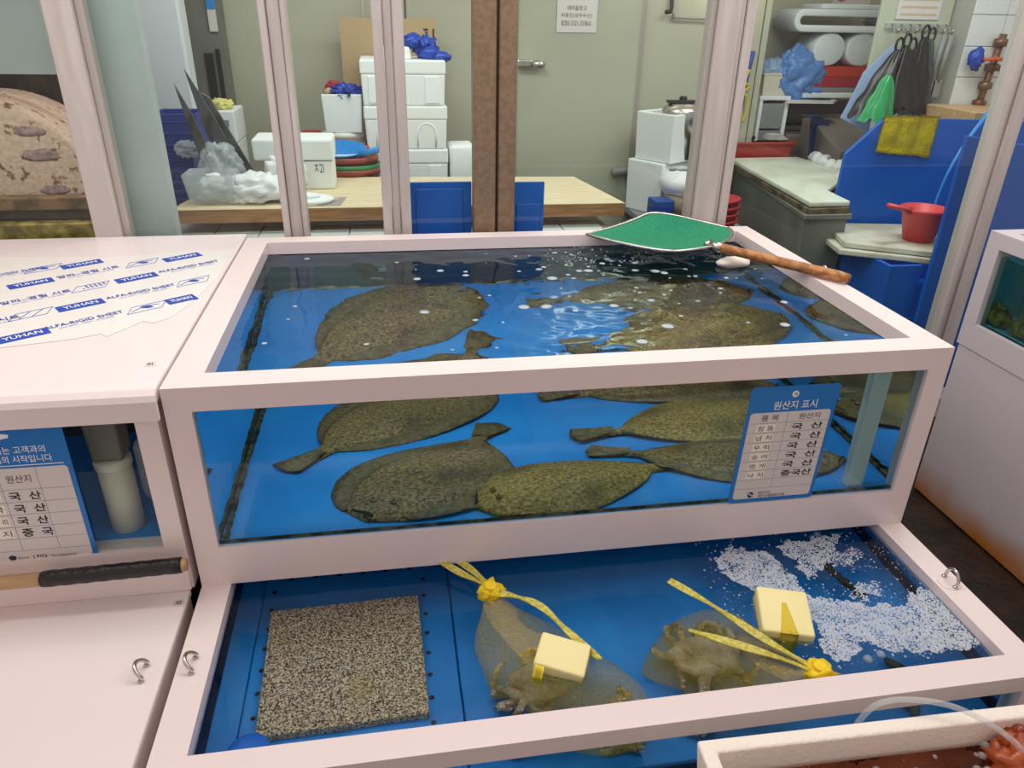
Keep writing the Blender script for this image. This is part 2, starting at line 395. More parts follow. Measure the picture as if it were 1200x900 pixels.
part(nt_, 'sheet', crumple(box(BM(), (1.432, 2.940, 1.522), (1.655, 2.9425, 1.80)), .0, 1), SIGNW)
for s, z, wd in (('새마을창고', 1.642, .11), ('최용진(성우수산)', 1.605, .17), ('8283-3331-3338-0', 1.568, .165)):
    text(nt_, s, (1.54, 2.9395, z), (1, 0, 0), (0, 0, 1), wd, .024, INKG)
b = BM(); tube(b, [(2.085, 2.98, 1.72), (2.085, 2.97, 1.66), (2.075, 2.95, 1.635), (2.045, 2.94, 1.632)], .012, 8)
one('wall_hook', 'black bent hook on the beige wall beside the cold-room door', 'hook', b, BLACK, True)
b = BM(); tube(b, [(2.10, 2.97, 1.605), (2.32, 2.97, 1.60)], .007, 6); tube(b, [(2.10, 2.97, 1.602), (2.10, 2.97, 1.63)], .008, 6); tube(b, [(2.11, 2.97, 1.605), (2.11, 3.0, 1.605)], .006, 6)
one('towel_rail', 'thin grey rail on the beige wall beyond the cold-room door', 'rail', b, GREYP, True)

# left partition and pillar behind the glass
struct('wall_left', box(BM(), (-.515, 1.30, 0), (-.265, 1.36, 2.6)), TEAL)
struct('pillar_left', bevel(box(BM(), (-.80, 2.42, 0), (-.39, 2.56, 2.6)), .012, 2), PILLAR)
struct('wall_left_recess', box(BM(), (-.62, 2.86, 0), (-.30, 2.98, 2.6)), GREYC)
b = BM(); box(b, (-.345, 2.848, 1.16), (-.325, 2.86, 1.42)); box(b, (-.40, 2.848, 1.18), (-.36, 2.86, 1.40))
one('door_latch', 'black door latch plates on the dark grey recess behind the pillar', 'latch', b, BLACK)
wn = thing('wall_notice', 'narrow white and blue notice high on the olive wall by the pillar', 'notice', (-.33, 2.84, 1.58))
part(wn, 'sheet', box(BM(), (-.355, 2.845, 1.50), (-.315, 2.85, 1.80)), SIGNW)
part(wn, 'blue_band', box(BM(), (-.355, 2.842, 1.60), (-.315, 2.845, 1.78)), SKY)

# ------------------------------------------------------------------ window front (posts, panes, sliding bronze doors)
wf = struct('window_1', loc=(0, 1.2, 0))
def post(x0, x1, mt, grooves=(), y0=1.175, y1=1.245):
    b = BM(); xsx = [x0] + [g for g in grooves] + [x1]
    for i, (a, c) in enumerate(zip(xsx, xsx[1:])):
        dy = (0, .016, .006, .02)[i % 4]
        box(b, (a + (.0012 if i else 0), y0 + dy, .1), (c, y1, 2.5))
    return bevel(b, .003, 1)
part(wf, 'frame_post', post(-.49, -.408, GREYM), GREYM)
part(wf, 'frame_post', post(-.408, -.385, GREYN, (), 1.2, 1.25), GREYN)
part(wf, 'mullion', post(.118, .20, GREYM, (.14, .182)), GREYM)
part(wf, 'mullion', post(.458, .556, GREYM, (.49, .52)), GREYM)
part(wf, 'frame_post', post(1.60, 1.735, GREYM, (1.68, 1.70)), GREYM)
part(wf, 'frame_post', post(1.582, 1.60, GREYN, (), 1.195, 1.25), GREYN)
part(wf, 'frame_post', post(2.765, 2.875, GREYM, (2.79, 2.815)), GREYM)
part(wf, 'sill', bevel(box(BM(), (-2.2, 1.165, 0), (4.2, 1.265, .1)), .004, 1), GREYM)
part(wf, 'head_rail', bevel(box(BM(), (-2.2, 1.165, 2.5), (4.2, 1.265, 2.6)), .004, 1), GREYM)
for a, c in ((-2.0, -.489), (-.386, .119), (.199, .459), (.555, .78), (.918, 1.583), (1.734, 2.766), (2.874, 4.0)):
    part(wf, 'pane', box(BM(), (a, 1.212, .1), (c, 1.216, 2.5)), GLASS)
d2 = struct('door_2', loc=(.85, 1.23, 0))
part(d2, 'stile', bevel(box(BM(), (.776, 1.17, .1), (.852, 1.235, 2.5)), .004, 1), BRONZE)
part(d2, 'stile', bevel(box(BM(), (.862, 1.175, .1), (.922, 1.235, 2.5)), .004, 1), BRONZE)
part(d2, 'gasket', box(BM(), (.85, 1.19, .1), (.864, 1.235, 2.5)), mat('brown_gasket', (70, 50, 38), .6))
pb = part(d2, 'kick_panel', bevel(box(BM(), (.556, 1.245, .12), (.776, 1.255, 1.066)), .002, 1), TUBB)
part(pb, 'kick_panel_reflection', bevel(box(BM(), (.575, 1.241, .60), (.745, 1.246, 1.044)), .003, 1), TUBB)  # raised plate whose outline stands in for a reflected rectangle
pb = part(d2, 'kick_panel', bevel(box(BM(), (.922, 1.245, .12), (1.043, 1.255, 1.062)), .002, 1), TUBB)
part(pb, 'kick_panel_reflection', bevel(box(BM(), (.94, 1.241, .60), (1.03, 1.246, .985)), .003, 1), TUBB)  # same reflected outline, shaped on the narrow panel

# ------------------------------------------------------------------ upper tank
Z = .91
ut = thing('fish_tank', 'long white framed upper glass tank full of flounder on a blue floor', 'fish tank', (.9, .57, .393))
b = BM()
box(b, (0, 0, .854), (W, .068, Z)); box(b, (0, 1.072, .87), (W, D, Z))
box(b, (0, .068, .87), (.074, 1.072, Z)); box(b, (1.73, .068, .87), (W, 1.072, Z))
box(b, (0, 0, .50), (.0535, .05, .854)); box(b, (1.7465, 0, .50), (W, .05, .854))
box(b, (0, 0, .393), (W, .05, .50))
box(b, (0, .05, .393), (.03, 1.108, .87)); box(b, (1.795, .05, .393), (W, 1.108, .87)); box(b, (0, 1.108, .393), (W, D, .87))
bmesh.ops.remove_doubles(b, verts=b.verts, dist=1e-6)
part(ut, 'frame', b, WHITE)
b = BM(); box(b, (.03, .05, .393), (1.795, 1.108, .42)); part(ut, 'bottom_plate', b, DARK)
part(ut, 'front_pane', box(BM(), (.05, .006, .49), (1.75, .010, .856)), TANKGLASS)
part(ut, 'floor_liner', box(BM(), (.055, .011, .494), (1.79, 1.10, .505)), BLUE)
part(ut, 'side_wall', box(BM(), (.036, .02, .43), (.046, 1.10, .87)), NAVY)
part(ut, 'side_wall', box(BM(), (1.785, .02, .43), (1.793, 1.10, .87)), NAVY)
part(ut, 'back_wall', box(BM(), (.046, 1.083, .43), (1.785, 1.105, .87)), mat('back_wall_teal', (44, 72, 92), .5, col2=(70, 90, 92), ns=5, stretch=(1, 1, 4)))
for nm, p in (('sealant', [(.066, .03, .507), (.064, .4, .508), (.066, .8, .507), (.068, 1.075, .508)]), ('sealant', [(1.768, .03, .507), (1.77, .5, .51), (1.768, 1.075, .508)]), ('sealant', [(.066, 1.076, .509), (.9, 1.074, .510), (1.768, 1.076, .509)])):
    pts = []
    for a, c in zip(p, p[1:]):
        for k in range(20): pts.append(Vector(a).lerp(Vector(c), k / 20))
    pts.append(Vector(p[-1]))
    bm = tube(BM(), pts, [.007 + .003 * noise.noise(q * 30) for q in pts], 6); part(ut, nm, crumple(bm, .003, 40), MOSSB if pts[0].y > 1 else MOSS, True)
part(ut, 'sealant', box(BM(), (.054, .0105, .503), (1.747, .017, .510)), MOSS)
part(ut, 'standpipe', bevel(box(BM(), (1.627, .036, .506), (1.676, .076, .862)), .005, 2), PVC)
def waterbody(lo, hi, amp, nx, ny, freq=14, fx=None):
    b = BM()
    def h(x, y):
        a = amp * (fx(x, y) if fx else 1)
        return hi[2] + a * (noise.noise(Vector((x * freq, y * freq, 0))) + .5 * noise.noise(Vector((x * freq * 2.3, y * freq * 2.3, 5))))
    g = grid(b, lambda u, v: Vector((lo[0] + u * (hi[0] - lo[0]), lo[1] + v * (hi[1] - lo[1]), h(lo[0] + u * (hi[0] - lo[0]), lo[1] + v * (hi[1] - lo[1])))), nx, ny)
    edge = [g[i][0] for i in range(nx + 1)] + [g[nx][j] for j in range(1, ny + 1)] + [g[i][ny] for i in range(nx - 1, -1, -1)] + [g[0][j] for j in range(ny - 1, 0, -1)]
    cr = [b.verts.new((v.co.x, v.co.y, lo[2])) for v in edge]; n = len(edge)
    for i in range(n): b.faces.new((edge[i], cr[i], cr[(i + 1) % n], edge[(i + 1) % n]))
    b.faces.new(cr)
    return b
bub = (1.35, .92)
ag = lambda x, y: .35 + 2.2 * math.exp(-((x - bub[0]) ** 2 / .12 + (y - bub[1]) ** 2 / .03)) + .9 * math.exp(-((x - 1.0) ** 2 / .1 + (y - .3) ** 2 / .1))
one('tank_water', 'clear rippling water filling the upper flounder tank', 'water', waterbody((.058, .012, .499), (1.776, 1.09,   .868), .0030, 190, 120, 16, ag), WATER, 'top', kind='stuff')

# flounders
def flounder(label, head, tail, width, z0=.506, seed=1, skin=FISH, bend=0, tails=1.0, th=.05, blunt=1.0):
    head = Vector((head[0], head[1], 0)); tail = Vector((tail[0], tail[1], 0)); ax = tail - head; L = ax.length; X = ax / L; N = Vector((-X.y, X.x, 0))
    def clampy(b):
        for v in b.verts:
            if v.co.y < .016: v.co.y = .016
        return b
    root = thing('flounder', label, 'fish', (head.x + ax.x * .45, head.y + ax.y * .45, z0), 'flounder on the floor of the upper tank')
    rr = random.Random(seed)
    cen = lambda s: head + X * (s * L) + N * (bend * L * math.sin(PI * s) + .012 * math.sin(5 * s + seed))
    SB = .86
    def hw(s):
        t = min(max(s / .80, 0), 1)
        e = math.sin(PI * t ** (.86 * blunt)) ** .62 if t < 1 else 0
        return width / 2 * max(.13 if s > .6 else 0, e) * (1 if s > .04 else s / .04 * .6 + .4)
    body = lambda s: hw(s) * (.96 - .18 * min(1, max(0, min(s / .10, (.80 - s) / .10))))
    wav = lambda s, v: .004 * math.sin(9 * s + seed + v * 2)
    b = BM()
    def P(s, v, top):
        prof = max(.06, math.sin(PI * min(1, (s / SB) ** .8)) ** .6)
        if s > .7: prof = max(prof, .22)
        k = max(0, 1 - abs(v) ** 2.6) ** .6
        zz = z0 + (th * prof * k + .006 if top else .001)
        return cen(s * 1.0) + N * (body(s) * v) + Vector((0, 0, zz + wav(s, v) * (1 if top else .2)))
    nu, nv = 34, 16
    t = grid(b, lambda u, v: P(u * SB, v * 2 - 1, True), nu, nv); u_ = grid(b, lambda u, v: P(u * SB, v * 2 - 1, False), nu, nv)
    for i in range(nu):
        for j in (0, nv): b.faces.new((t[i][j], t[i + 1][j], u_[i + 1][j], u_[i][j]))
    for i in (0, nu):
        for j in range(nv): b.faces.new((t[i][j], t[i][j + 1], u_[i][j + 1], u_[i][j]))
    part(root, 'body', clampy(b), skin, True)
    for sg, nm in ((1, 'dorsal_fin'), (-1, 'anal_fin')):
        b = BM(); n = 70; top = []; bot = []
        for i in range(n + 1):
            s = .05 + (.80 - .05) * i / n
            e = math.sin(PI * i / n) ** .5
            fw = (hw(s) * 1.0 + width * .055 * e) * (1 - (.028 if i % 2 else 0) - .02 * rr.random())
            zt = z0 + .008 + wav(s, sg) * 1.3
            a = cen(s) + N * sg * body(s) * .93; c = cen(s) + N * sg * max(fw, body(s) * .95)
            top.append((b.verts.new(a + Vector((0, 0, zt + .006))), b.verts.new(a.lerp(c, .6) + Vector((0, 0, zt + .003))), b.verts.new(c + Vector((0, 0, zt - .002)))))
            bot.append((b.verts.new(a + Vector((0, 0, zt - .004))), b.verts.new(a.lerp(c, .6) + Vector((0, 0, zt - .001))), b.verts.new(c + Vector((0, 0, zt - .0035)))))
        for i in range(n):
            for r in (0, 1):
                b.faces.new((top[i][r], top[i + 1][r], top[i + 1][r + 1], top[i][r + 1])); b.faces.new((bot[i][r], bot[i][r + 1], bot[i + 1][r + 1], bot[i + 1][r]))
            b.faces.new((top[i][2], top[i + 1][2], bot[i + 1][2], bot[i][2]))
        part(root, nm, clampy(b), FIN if skin is FISH else skin, True)
    b = BM(); n = 22; pr = body(SB); T = []
    for k in (0, 1):
        row = []
        for i in range(n + 1):
            v = i / n * 2 - 1
            a = cen(SB - .03) + N * pr * v * .8
            c = cen(SB) + X * (L * (1 - SB) * (1.0 - .12 * v * v - (.05 if i % 2 else 0))) + N * v * width * .25 * tails
            zz = z0 + (.012 if k == 0 else .006) + .003 * math.sin(4 * v + seed)
            row.append((b.verts.new(a + Vector((0, 0, zz + (.004 if k == 0 else 0)))), b.verts.new(a.lerp(c, .5) + Vector((0, 0, zz))), b.verts.new(c + Vector((0, 0, zz - .002 if k == 0 else zz)))))
        T.append(row)
    for k in (0, 1):
        for i in range(n):
            for r in (0, 1): b.faces.new((T[k][i][r], T[k][i + 1][r], T[k][i + 1][r + 1], T[k][i][r + 1]))
    for i in range(n): b.faces.new((T[0][i][2], T[0][i + 1][2], T[1][i + 1][2], T[1][i][2]))
    part(root, 'tail_fin', b, FIN, True)
    for v in (-.28, .25):
        p = P(.10 * 1.0, v, True); b = BM(); blob(b, (p.x, p.y, p.z + .004), (.009, .009, .007), seed, .03, sub=2); e = part(root, 'eye', b, mat('eye_skin', (120, 108, 66), .3), True)
        b = BM(); blob(b, (p.x, p.y, p.z + .009), (.0045, .0045, .003), seed, 0, sub=2); part(e, 'pupil', b, BLACK, True)
    p0 = P(.012, -.5, True); p1 = P(.02, 0, True); p2 = P(.045, .75, True)
    b = BM(); tube(b, [p0, p1, p2], [.003, .006, .003], 6); part(root, 'mouth', b, DARK, True)
    return root
flounder('dark flounder nearest the front glass left of centre, seen tail up and blunt head down', (.395, .05), (.755, .66), .42, seed=2, bend=-.01, tails=.55, th=.03)
flounder('long flounder lying behind at the left, its pale edged tail pointing at the left wall', (.755, 1.035), (.165, .415), .42, seed=3, bend=-.035, z0=.506, tails=.5, th=.03)
flounder('olive flounder lying along the front glass in the middle, pointed head leftward', (.64, .10), (1.27, .26), .32, seed=4, skin=FISH2, bend=.03, tails=.7, th=.035)
flounder('dark flounder partly under the big olive one, right of the middle of the tank', (1.70, .22), (.985, .40), .30, seed=6, z0=.506, bend=.02, tails=.5, th=.025)
flounder('large olive flounder on top in the right half, striped tail spread toward the left', (1.745, .64), (.965, .50), .35, z0=.509, seed=5, skin=FISH2, bend=-.04, tails=.55, th=.032)
flounder('dark brown flounder lying furthest back near the right wall behind the large olive one', (1.73, .89), (.915, .865), .29, seed=8, z0=.506, bend=-.03, tails=.6, th=.028)

# floating bits of foam and bubbles on the upper water
def bubbles(n, f, rmin, rmax, z, seed, squash=.45, segs=7):
    b = BM(); rr = random.Random(seed); k = 0; tries = 0
    while k < n and tries < n * 60:
        tries += 1
        x, y, ok = f(rr)
        if not ok: continue
        r = rmin + (rmax - rmin) * rr.random() ** 2.2
        cen_ = Vector((x, y, z - r * .1))
        rings = []
        for q, (a, h) in enumerate(((1, 0), (.8, .6), (.4, .93)) if segs > 5 else ((1, 0), (.72, .75))):
            rings.append([b.verts.new(cen_ + Vector((r * a * math.cos(2 * PI * i / segs), r * a * math.sin(2 * PI * i / segs), r * h * squash * 2))) for i in range(segs)])
        tp = b.verts.new(cen_ + Vector((0, 0, r * squash * 2)))
        for p, q in zip(rings, rings[1:]):
            for i in range(segs): b.faces.new((p[i], p[(i + 1) % segs], q[(i + 1) % segs], q[i]))
        for i in range(segs): b.faces.new((rings[-1][i], rings[-1][(i + 1) % segs], tp))
        if segs > 5: b.faces.new(rings[0][::-1])
        k += 1
    return b
def up_f(rr):
    x = rr.uniform(.12, 1.7); y = rr.uniform(.1, 1.04)
    return x, y, rr.random() < (.12 + .9 * math.exp(-((x - 1.25) ** 2 / .15 + (y - .75) ** 2 / .1)))
one('surface_bubbles', 'scattered white air bubbles floating on the flounder tank water', 'bubbles', bubbles(90, up_f, .005, .02, .868, 5, .10, 12), FOAM, True, kind='stuff')
one('fine_bubbles', 'fine bubbles churned up at the back of the flounder tank by the net', 'bubbles', bubbles(420, lambda r: (r.gauss(1.38, .22), r.uniform(.86, 1.06), True), .001, .004, .869, 6, .4, 6), FOAM, True, kind='stuff')
b = BM(); blob(b, (1.60, .80, .880), (.06, .028, .018), 4, .12, 4)
one('foam_float', 'small white foam float drifting beside the landing net handle', 'float', b, STYROY, True)

# ------------------------------------------------------------------ lower tank
lt = thing('lower_fish_tank', 'low white framed open tank of blue water under the flounder tank', 'fish tank', (.9, -.1, 0))
ZL = .393
b = BM()
box(b, (0, -.517, .35), (W, -.457, ZL)); box(b, (0, -.457, .35), (.066, .30, ZL)); box(b, (1.734, -.457, .35), (W, .30, ZL)); box(b, (0, .30, .02), (W, .36, ZL))
box(b, (0, -.517, .06), (.06, -.457, .35)); box(b, (1.74, -.517, .06), (W, -.457, .35)); box(b, (0, -.517, 0), (W, -.457, .06))
box(b, (0, -.457, 0), (.03, .30, .35)); box(b, (1.78, -.457, 0), (W, .30, .35))
bmesh.ops.remove_doubles(b, verts=b.verts, dist=1e-6); part(lt, 'frame', b, WHITE)
part(lt, 'front_pane', box(BM(), (.06, -.506, .06), (1.74, -.502, .35)), TANKGLASS)
part(lt, 'bottom_liner', box(BM(), (.03, -.457, .03), (1.78, .30, .05)), BLUED)
part(lt, 'back_wall', box(BM(), (.03, .285, .05), (1.78, .295, .39)), BLUED)
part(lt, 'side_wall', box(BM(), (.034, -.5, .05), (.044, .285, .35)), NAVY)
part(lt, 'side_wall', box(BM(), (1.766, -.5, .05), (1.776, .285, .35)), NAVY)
ZP = .235
part(lt, 'floor_plate', bevel(box(BM(), (.06, -.48, ZP - .012), (.117, .28, ZP)), .002, 1), BLUED)
part(lt, 'floor_plate', bevel(box(BM(), (.119, -.48, ZP - .012), (.577, .28, ZP)), .002, 1), BLUED)
part(lt, 'floor_plate', bevel(box(BM(), (.580, -.48, ZP - .012), (1.745, .28, ZP)), .002, 1), BLUED)
b = BM()
for k in range(11):
    for x in (.143, .514): lathe(b, (x, -.42 + k * .062, ZP + .0004), [(.006, 0), (.006, .0006)], 10)
for k in range(6): lathe(b, (.18 + k * .06, .12, ZP + .0004), [(.006, 0), (.006, .0006)], 10)
part(lt, 'drain_holes', b, DARK, kind='stuff')
one('lower_tank_water', 'still blue water in the low open tank with octopus bags', 'water', waterbody((.05, -.498, .04), (1.762, .29, .366), .0007, 120, 60, 12, lambda x, y: 1 + 1.5 * math.exp(-((x - 1.5) ** 2 + (y + .1) ** 2) / .06)), WATERL, 'top', kind='stuff')
sl = one('granite_slab', 'square grey granite slab lying on the blue floor of the low tank', 'slab', bevel(prism(BM(), [(.157, -.358, ZP), (.506, -.346, ZP), (.499, .003, ZP), (.146, -.005, ZP)], (0, 0, .026)), .002, 1), GRANITE)
b = BM(); lathe(b, (.150, -.393, ZP), [(.016, 0), (.013, .027), (.041, .029), (.043, .034), (.041, .038), (.02, .041)], 32)
one('suction_disc', 'round bright blue disc peeping out at the corner of the granite slab', 'disc', b, mat('bright_blue', (40, 130, 240), .3), True)
# padeyes
def padeye(x, y, z, label, lean=0, r=.021):
    t = thing('lifting_ring', label, 'ring', (x, y, z))
    pts = [(x + .004 + lean * math.sin(a), y + r * math.cos(a), z + .010 + (1.25 * r - abs(lean) * .5) * math.sin(a)) for a in [PI * k / 12 for k in range(13)]]
    pts = [(x, y - r, z)] + pts[::-1] + [(x, y + r, z)]
    part(t, 'loop', tube(BM(), pts, .0040, 8), STEEL, True)
    for s in (-1, 1): part(t, 'foot', lathe(BM(), (x, y + s * r, z), [(.006, 0), (.006, .003), (.003, .005)], 10), STEEL, True)
padeye(.032, -.243, ZL, 'steel loop on the left rim of the low blue tank', -.016)
padeye(-.062, -.25, ZL, 'steel loop on the closed white lid of the left cabinet', -.016)
lathe_b = BM(); lathe(lathe_b, (1.768, -.235, ZL), [(.026, 0), (.026, .002), (.024, .003)], 24)
p_ = padeye(1.768, -.235, ZL + .003, 'steel loop standing on the right rim of the low tank by the aisle', r=.020)
part(lt, 'ring_pad', lathe_b, WHITE)
padeye(1.775, .56, Z, 'small steel loop on the right rim of the flounder tank under the net handle', r=.012)

# foam on the lower water
FOAMP = [([(1.264, -0.021), (1.313, 0.0), (1.401, -0.04), (1.424, -0.132), (1.437, -0.21), (1.521, -0.236), (1.631, -0.272), (1.703, -0.217), (1.735, -0.222), (1.758, -0.312), (1.74, -0.402), (1.661, -0.408), (1.548, -0.392), (1.464, -0.363), (1.39, -0.401), (1.365, -0.373), (1.396, -0.301), (1.386, -0.202), (1.297, -0.16), (1.247, -0.098)], 1), ([(1.425, -0.015), (1.568, 0.001), (1.635, 0.01), (1.564, -0.069), (1.458, -0.152), (1.451, -0.08)], 0.7), ([(1.534, -0.058), (1.639, -0.045), (1.632, -0.095), (1.553, -0.127)], 0.35), ([(1.555, -0.181), (1.624, -0.181), (1.605, -0.227), (1.537, -0.229)], 0.5)]
def in_poly(p, x, y):
    c = False
    for i in range(len(p)):
        (x1, y1), (x2, y2) = p[i], p[i - 1]
        if (y1 > y) != (y2 > y) and x < (x2 - x1) * (y - y1) / (y2 - y1) + x1: c = not c
    return c
def foam_f(rr):
    x = rr.uniform(1.2, 1.73); y = rr.uniform(-.42, .10)
    qx = x + .022 * noise.noise(Vector((x * 22, y * 22, 3))) + .012 * noise.noise(Vector((x * 60, y * 60, 3))); qy = y + .022 * noise.noise(Vector((x * 22, y * 22, 11))) + .012 * noise.noise(Vector((x * 60, y * 60, 13)))
    d = max((w_ for p, w_ in FOAMP if in_poly(p, qx, qy)), default=.012)
    d *= .75 + .6 * noise.noise(Vector((x * 30, y * 30, 21)))
    return x, y, rr.random() < d
one('water_foam', 'white foam drifting on the right side of the low tank water', 'foam', bubbles(20000, foam_f, .0011, .0032, .3665, 9, .35, 5), FOAM, True, kind='stuff')
def big_f(rr):
    x = rr.gauss(1.60, .07); y = rr.gauss(-.355, .025); return x, y, .1 < x < 1.74 and y > -.45
one('large_bubbles', 'cluster of larger clear bubbles at the edge of the white foam', 'bubbles', bubbles(46, big_f, .004, .011, .3665, 12, .4, 12), BUBBLE, True, kind='stuff')

# octopus in net bags
def octopus(label, c, r, seed, n=7, spread=.1):
    t = thing('octopus', label, 'octopus', (c[0], c[1], ZP)); rr = random.Random(seed)
    b = BM(); blob(b, c, (r * 1.1, r * .8, r * .6), seed, .3, 5, 3, flat=ZP + .002); part(t, 'mantle', b, OCTO, True)
    for k in range(n):
        a = rr.uniform(0, 2 * PI); pts = []; p = Vector((c[0] + rr.uniform(-.5, .5) * r, c[1] + rr.uniform(-.5, .5) * r, c[2]))
        for q in range(12):
            pts.append(p.copy()); a += rr.uniform(-.55, .75) * (1 if k % 2 else -1)
            p = p + Vector((math.cos(a), math.sin(a), 0)) * spread * .16; p.z = max(ZP + .010, c[2] + .02 * math.sin(q * .9 + k) - .004 * q + .01)
            dv = p - Vector((c[0], c[1], p.z))
            if dv.length > spread: p = Vector((c[0], c[1], p.z)) + dv * (spread / dv.length)
        arm = part(t, 'arm', tube(BM(), pts, [.014 * (1 - q / 15) for q in range(12)], 8), OCTO, True)
        b = BM()
        for q in range(1, 11):
            rad = .014 * (1 - q / 15)
            for s in (-.45, .45): blob(b, (pts[q].x + s * rad, pts[q].y - rad * .5, pts[q].z + rad * .75), (.0035, .0035, .003), 0, 0, sub=1)
        part(arm, 'suckers', b, OCTOP, True, kind='stuff')
    return t
octopus('brown octopus curled in the left yellow net bag under the foam block', (.745, -.315, .275), .058, 3, 9, .10)
octopus('pale octopus bunched in the wider yellow net bag on the right', (1.13, -.30, .280), .072, 8, 13, .115)
octopus('small octopus at the front edge of the left yellow net bag', (.90, -.395, .258), .026, 12, 5, .05)
def ribbon(bm, pts, wd, seed=0):
    pts = [Vector(p) for p in pts]; L = []
    for i, p in enumerate(pts):
        d = (pts[min(i + 1, len(pts) - 1)] - pts[max(i - 1, 0)]).normalized(); s = d.cross(Vector((0, 0, 1))).normalized()
        s = (s + Vector((0, 0, .5 * math.sin(i * .7 + seed)))).normalized(); wv = wd if not hasattr(wd, '__len__') else wd[i]
        u = s.cross(d).normalized() * .0012
        L.append([bm.verts.new(p + s * a * wv / 2 + u * q) for q in (-1, 1) for a in (-1, 0, 1)])
    for a, b2 in zip(L, L[1:]):
        for q in (0, 1): bm.faces.new((a[q], a[q + 1], b2[q + 1], b2[q])); bm.faces.new((a[q + 3], b2[q + 3], b2[q + 4], a[q + 4]))
        bm.faces.new((a[0], b2[0], b2[3], a[3])); bm.faces.new((a[2], a[5], b2[5], b2[2]))
    return bm
def spline(cps, n=8):
    cps = [Vector(p) for p in cps]; out = []
    for i in range(len(cps) - 1):
        p0 = cps[max(i - 1, 0)]; p1 = cps[i]; p2 = cps[i + 1]; p3 = cps[min(i + 2, len(cps) - 1)]
        for k in range(n):
            t = k / n; out.append(.5 * (2 * p1 + (p2 - p0) * t + (2 * p0 - 5 * p1 + 4 * p2 - p3) * t * t + (3 * p1 - p0 - 3 * p2 + p3) * t ** 3))
    out.append(cps[-1]); return out
def netbag(label, secs, knot, straps, seed):
    """secs: list of (centre, half width, half height, across direction) from the neck to the far end"""
    t = thing('net_bag', label, 'bag', (secs[len(secs) // 2][0][0], secs[len(secs) // 2][0][1], ZP))
    b = BM(); n = 28; rings = []
    cs = spline([s[0] for s in secs], 5); ws = spline([(s[1], s[2], 0) for s in secs], 5); ds = spline([s[3] for s in secs], 5)
    for i, (c, wv, dv) in enumerate(zip(cs, ws, ds)):
        d = dv.normalized()
        ring = []
        for k in range(n):
            a = 2 * PI * k / n
            fold = 1 + .10 * math.sin(a * 5 + i * .3 + seed) * (1 - i / len(cs)) + .05 * noise.noise(Vector((a * 1.5, i * .2, seed)))
            p = c + d * math.cos(a) * wv.x * fold + Vector((0, 0, 1)) * math.sin(a) * wv.y * fold
            if i > 4: p.z = min(max(p.z, ZP + .003), .378)
            ring.append(b.verts.new(p))
        rings.append(ring)
    for a, c in zip(rings, rings[1:]):
        for k in range(n): b.faces.new((a[k], a[(k + 1) % n], c[(k + 1) % n], c[k]))
    b.faces.new(rings[-1])
    part(t, 'net', b, YNET, True)
    b = BM(); blob(b, knot, (.030, .028, .020), seed, .5, 9, 3); lathe(b, (knot[0], knot[1], knot[2] + .012), [(.012, 0), (.017, .006), (.012, .010), (.006, .007)], 14)
    part(t, 'knot', b, YNETD, True)
    for s in straps: part(t, 'drawstring', ribbon(BM(), spline(s, 6),   .017 if len(s) < 5 else .016, seed), YRIB)
    return t
netbag('yellow net bag nearest the granite slab with its knot upright above the water',
       [((.668, -.10, .374), .018, .012, (1, .2, 0)), ((.678, -.135, .36), .034, .02, (1, .2, 0)), ((.70, -.20, .325), .085, .045, (1, .25, 0)), ((.735, -.27, .31), .115, .062, (1, .3, 0)), ((.79, -.33, .305), .135, .065, (1, .1, 0)), ((.84, -.395, .30), .125, .05, (1, 0, 0)), ((.87, -.455, .29), .06, .03, (1, 0, 0))],
       (.668, -.098, .382), [[(.665, -.085, .388), (.60, -.035, .394), (.535, .03, .402)], [(.67, -.09, .388), (.625, -.02, .392), (.57, .04, .398)], [(.675, -.11, .386), (.72, -.135, .394), (.775, -.17, .388), (.82, -.25, .384), (.872, -.33, .376)]], 3)
netbag('wide yellow net bag beside the foam with its knot at the front rim',
       [((1.315, -.43, .374), .018, .012, (.3, 1, 0)), ((1.28, -.41, .365), .035, .02, (.3, 1, 0)), ((1.24, -.37, .33), .08, .045, (.5, 1, 0)), ((1.18, -.31, .30), .125, .062, (.3, 1, 0)), ((1.09, -.29, .29), .105, .05, (.2, 1, 0)), ((1.02, -.295, .27), .055, .03, (.2, 1, 0)), ((.985, -.30, .25), .012, .01, (.2, 1, 0))],
       (1.318, -.432, .380), [[(1.31, -.425, .386), (1.24, -.345, .394), (1.17, -.23, .392), (1.10, -.125, .386)], [(1.30, -.425, .386), (1.21, -.365, .388), (1.09, -.28, .38)]], 9)
def block(name, label, c, sx, sy, h, ang, tilt):
    M = Matrix.Translation(c) @ Euler((tilt[0], tilt[1], ang)).to_matrix().to_4x4()
    t = thing(name, label, 'float', (c[0], c[1], c[2] - h / 2))
    part(t, 'block', bevel(box(BM(), (-sx / 2, -sy / 2, -h / 2), (sx / 2, sy / 2, h / 2), M), .006, 3), YBLOCK, True)
    return t, M
t, M_ = block('foam_block', 'cream foam block floating in the left net bag by the granite slab', (.792, -.315, .366), .11, .085, .055, -.42, (.10, .1))
b = BM(); grid(b, lambda u, v: M_ @ Vector((-.05 + .02 * u, -.047 - .012 * math.sin(v * PI) + .05 * (1 - v) * 0, .03 - .09 * v)), 4, 6); part(t, 'net_fold', solid(b, .0025), YSTR, True)
b = BM(); grid(b, lambda u, v: M_ @ Vector((.057, -.045 + .09 * u, .029 - .02 * v)), 4, 3); part(t, 'net_fold', solid(b, .0015), YRIB, True)
t, M_ = block('foam_block', 'cream foam block with a yellow stripe floating by the white foam', (1.325, -.265, .372), .115, .125, .05, -.30, (.16, .02))
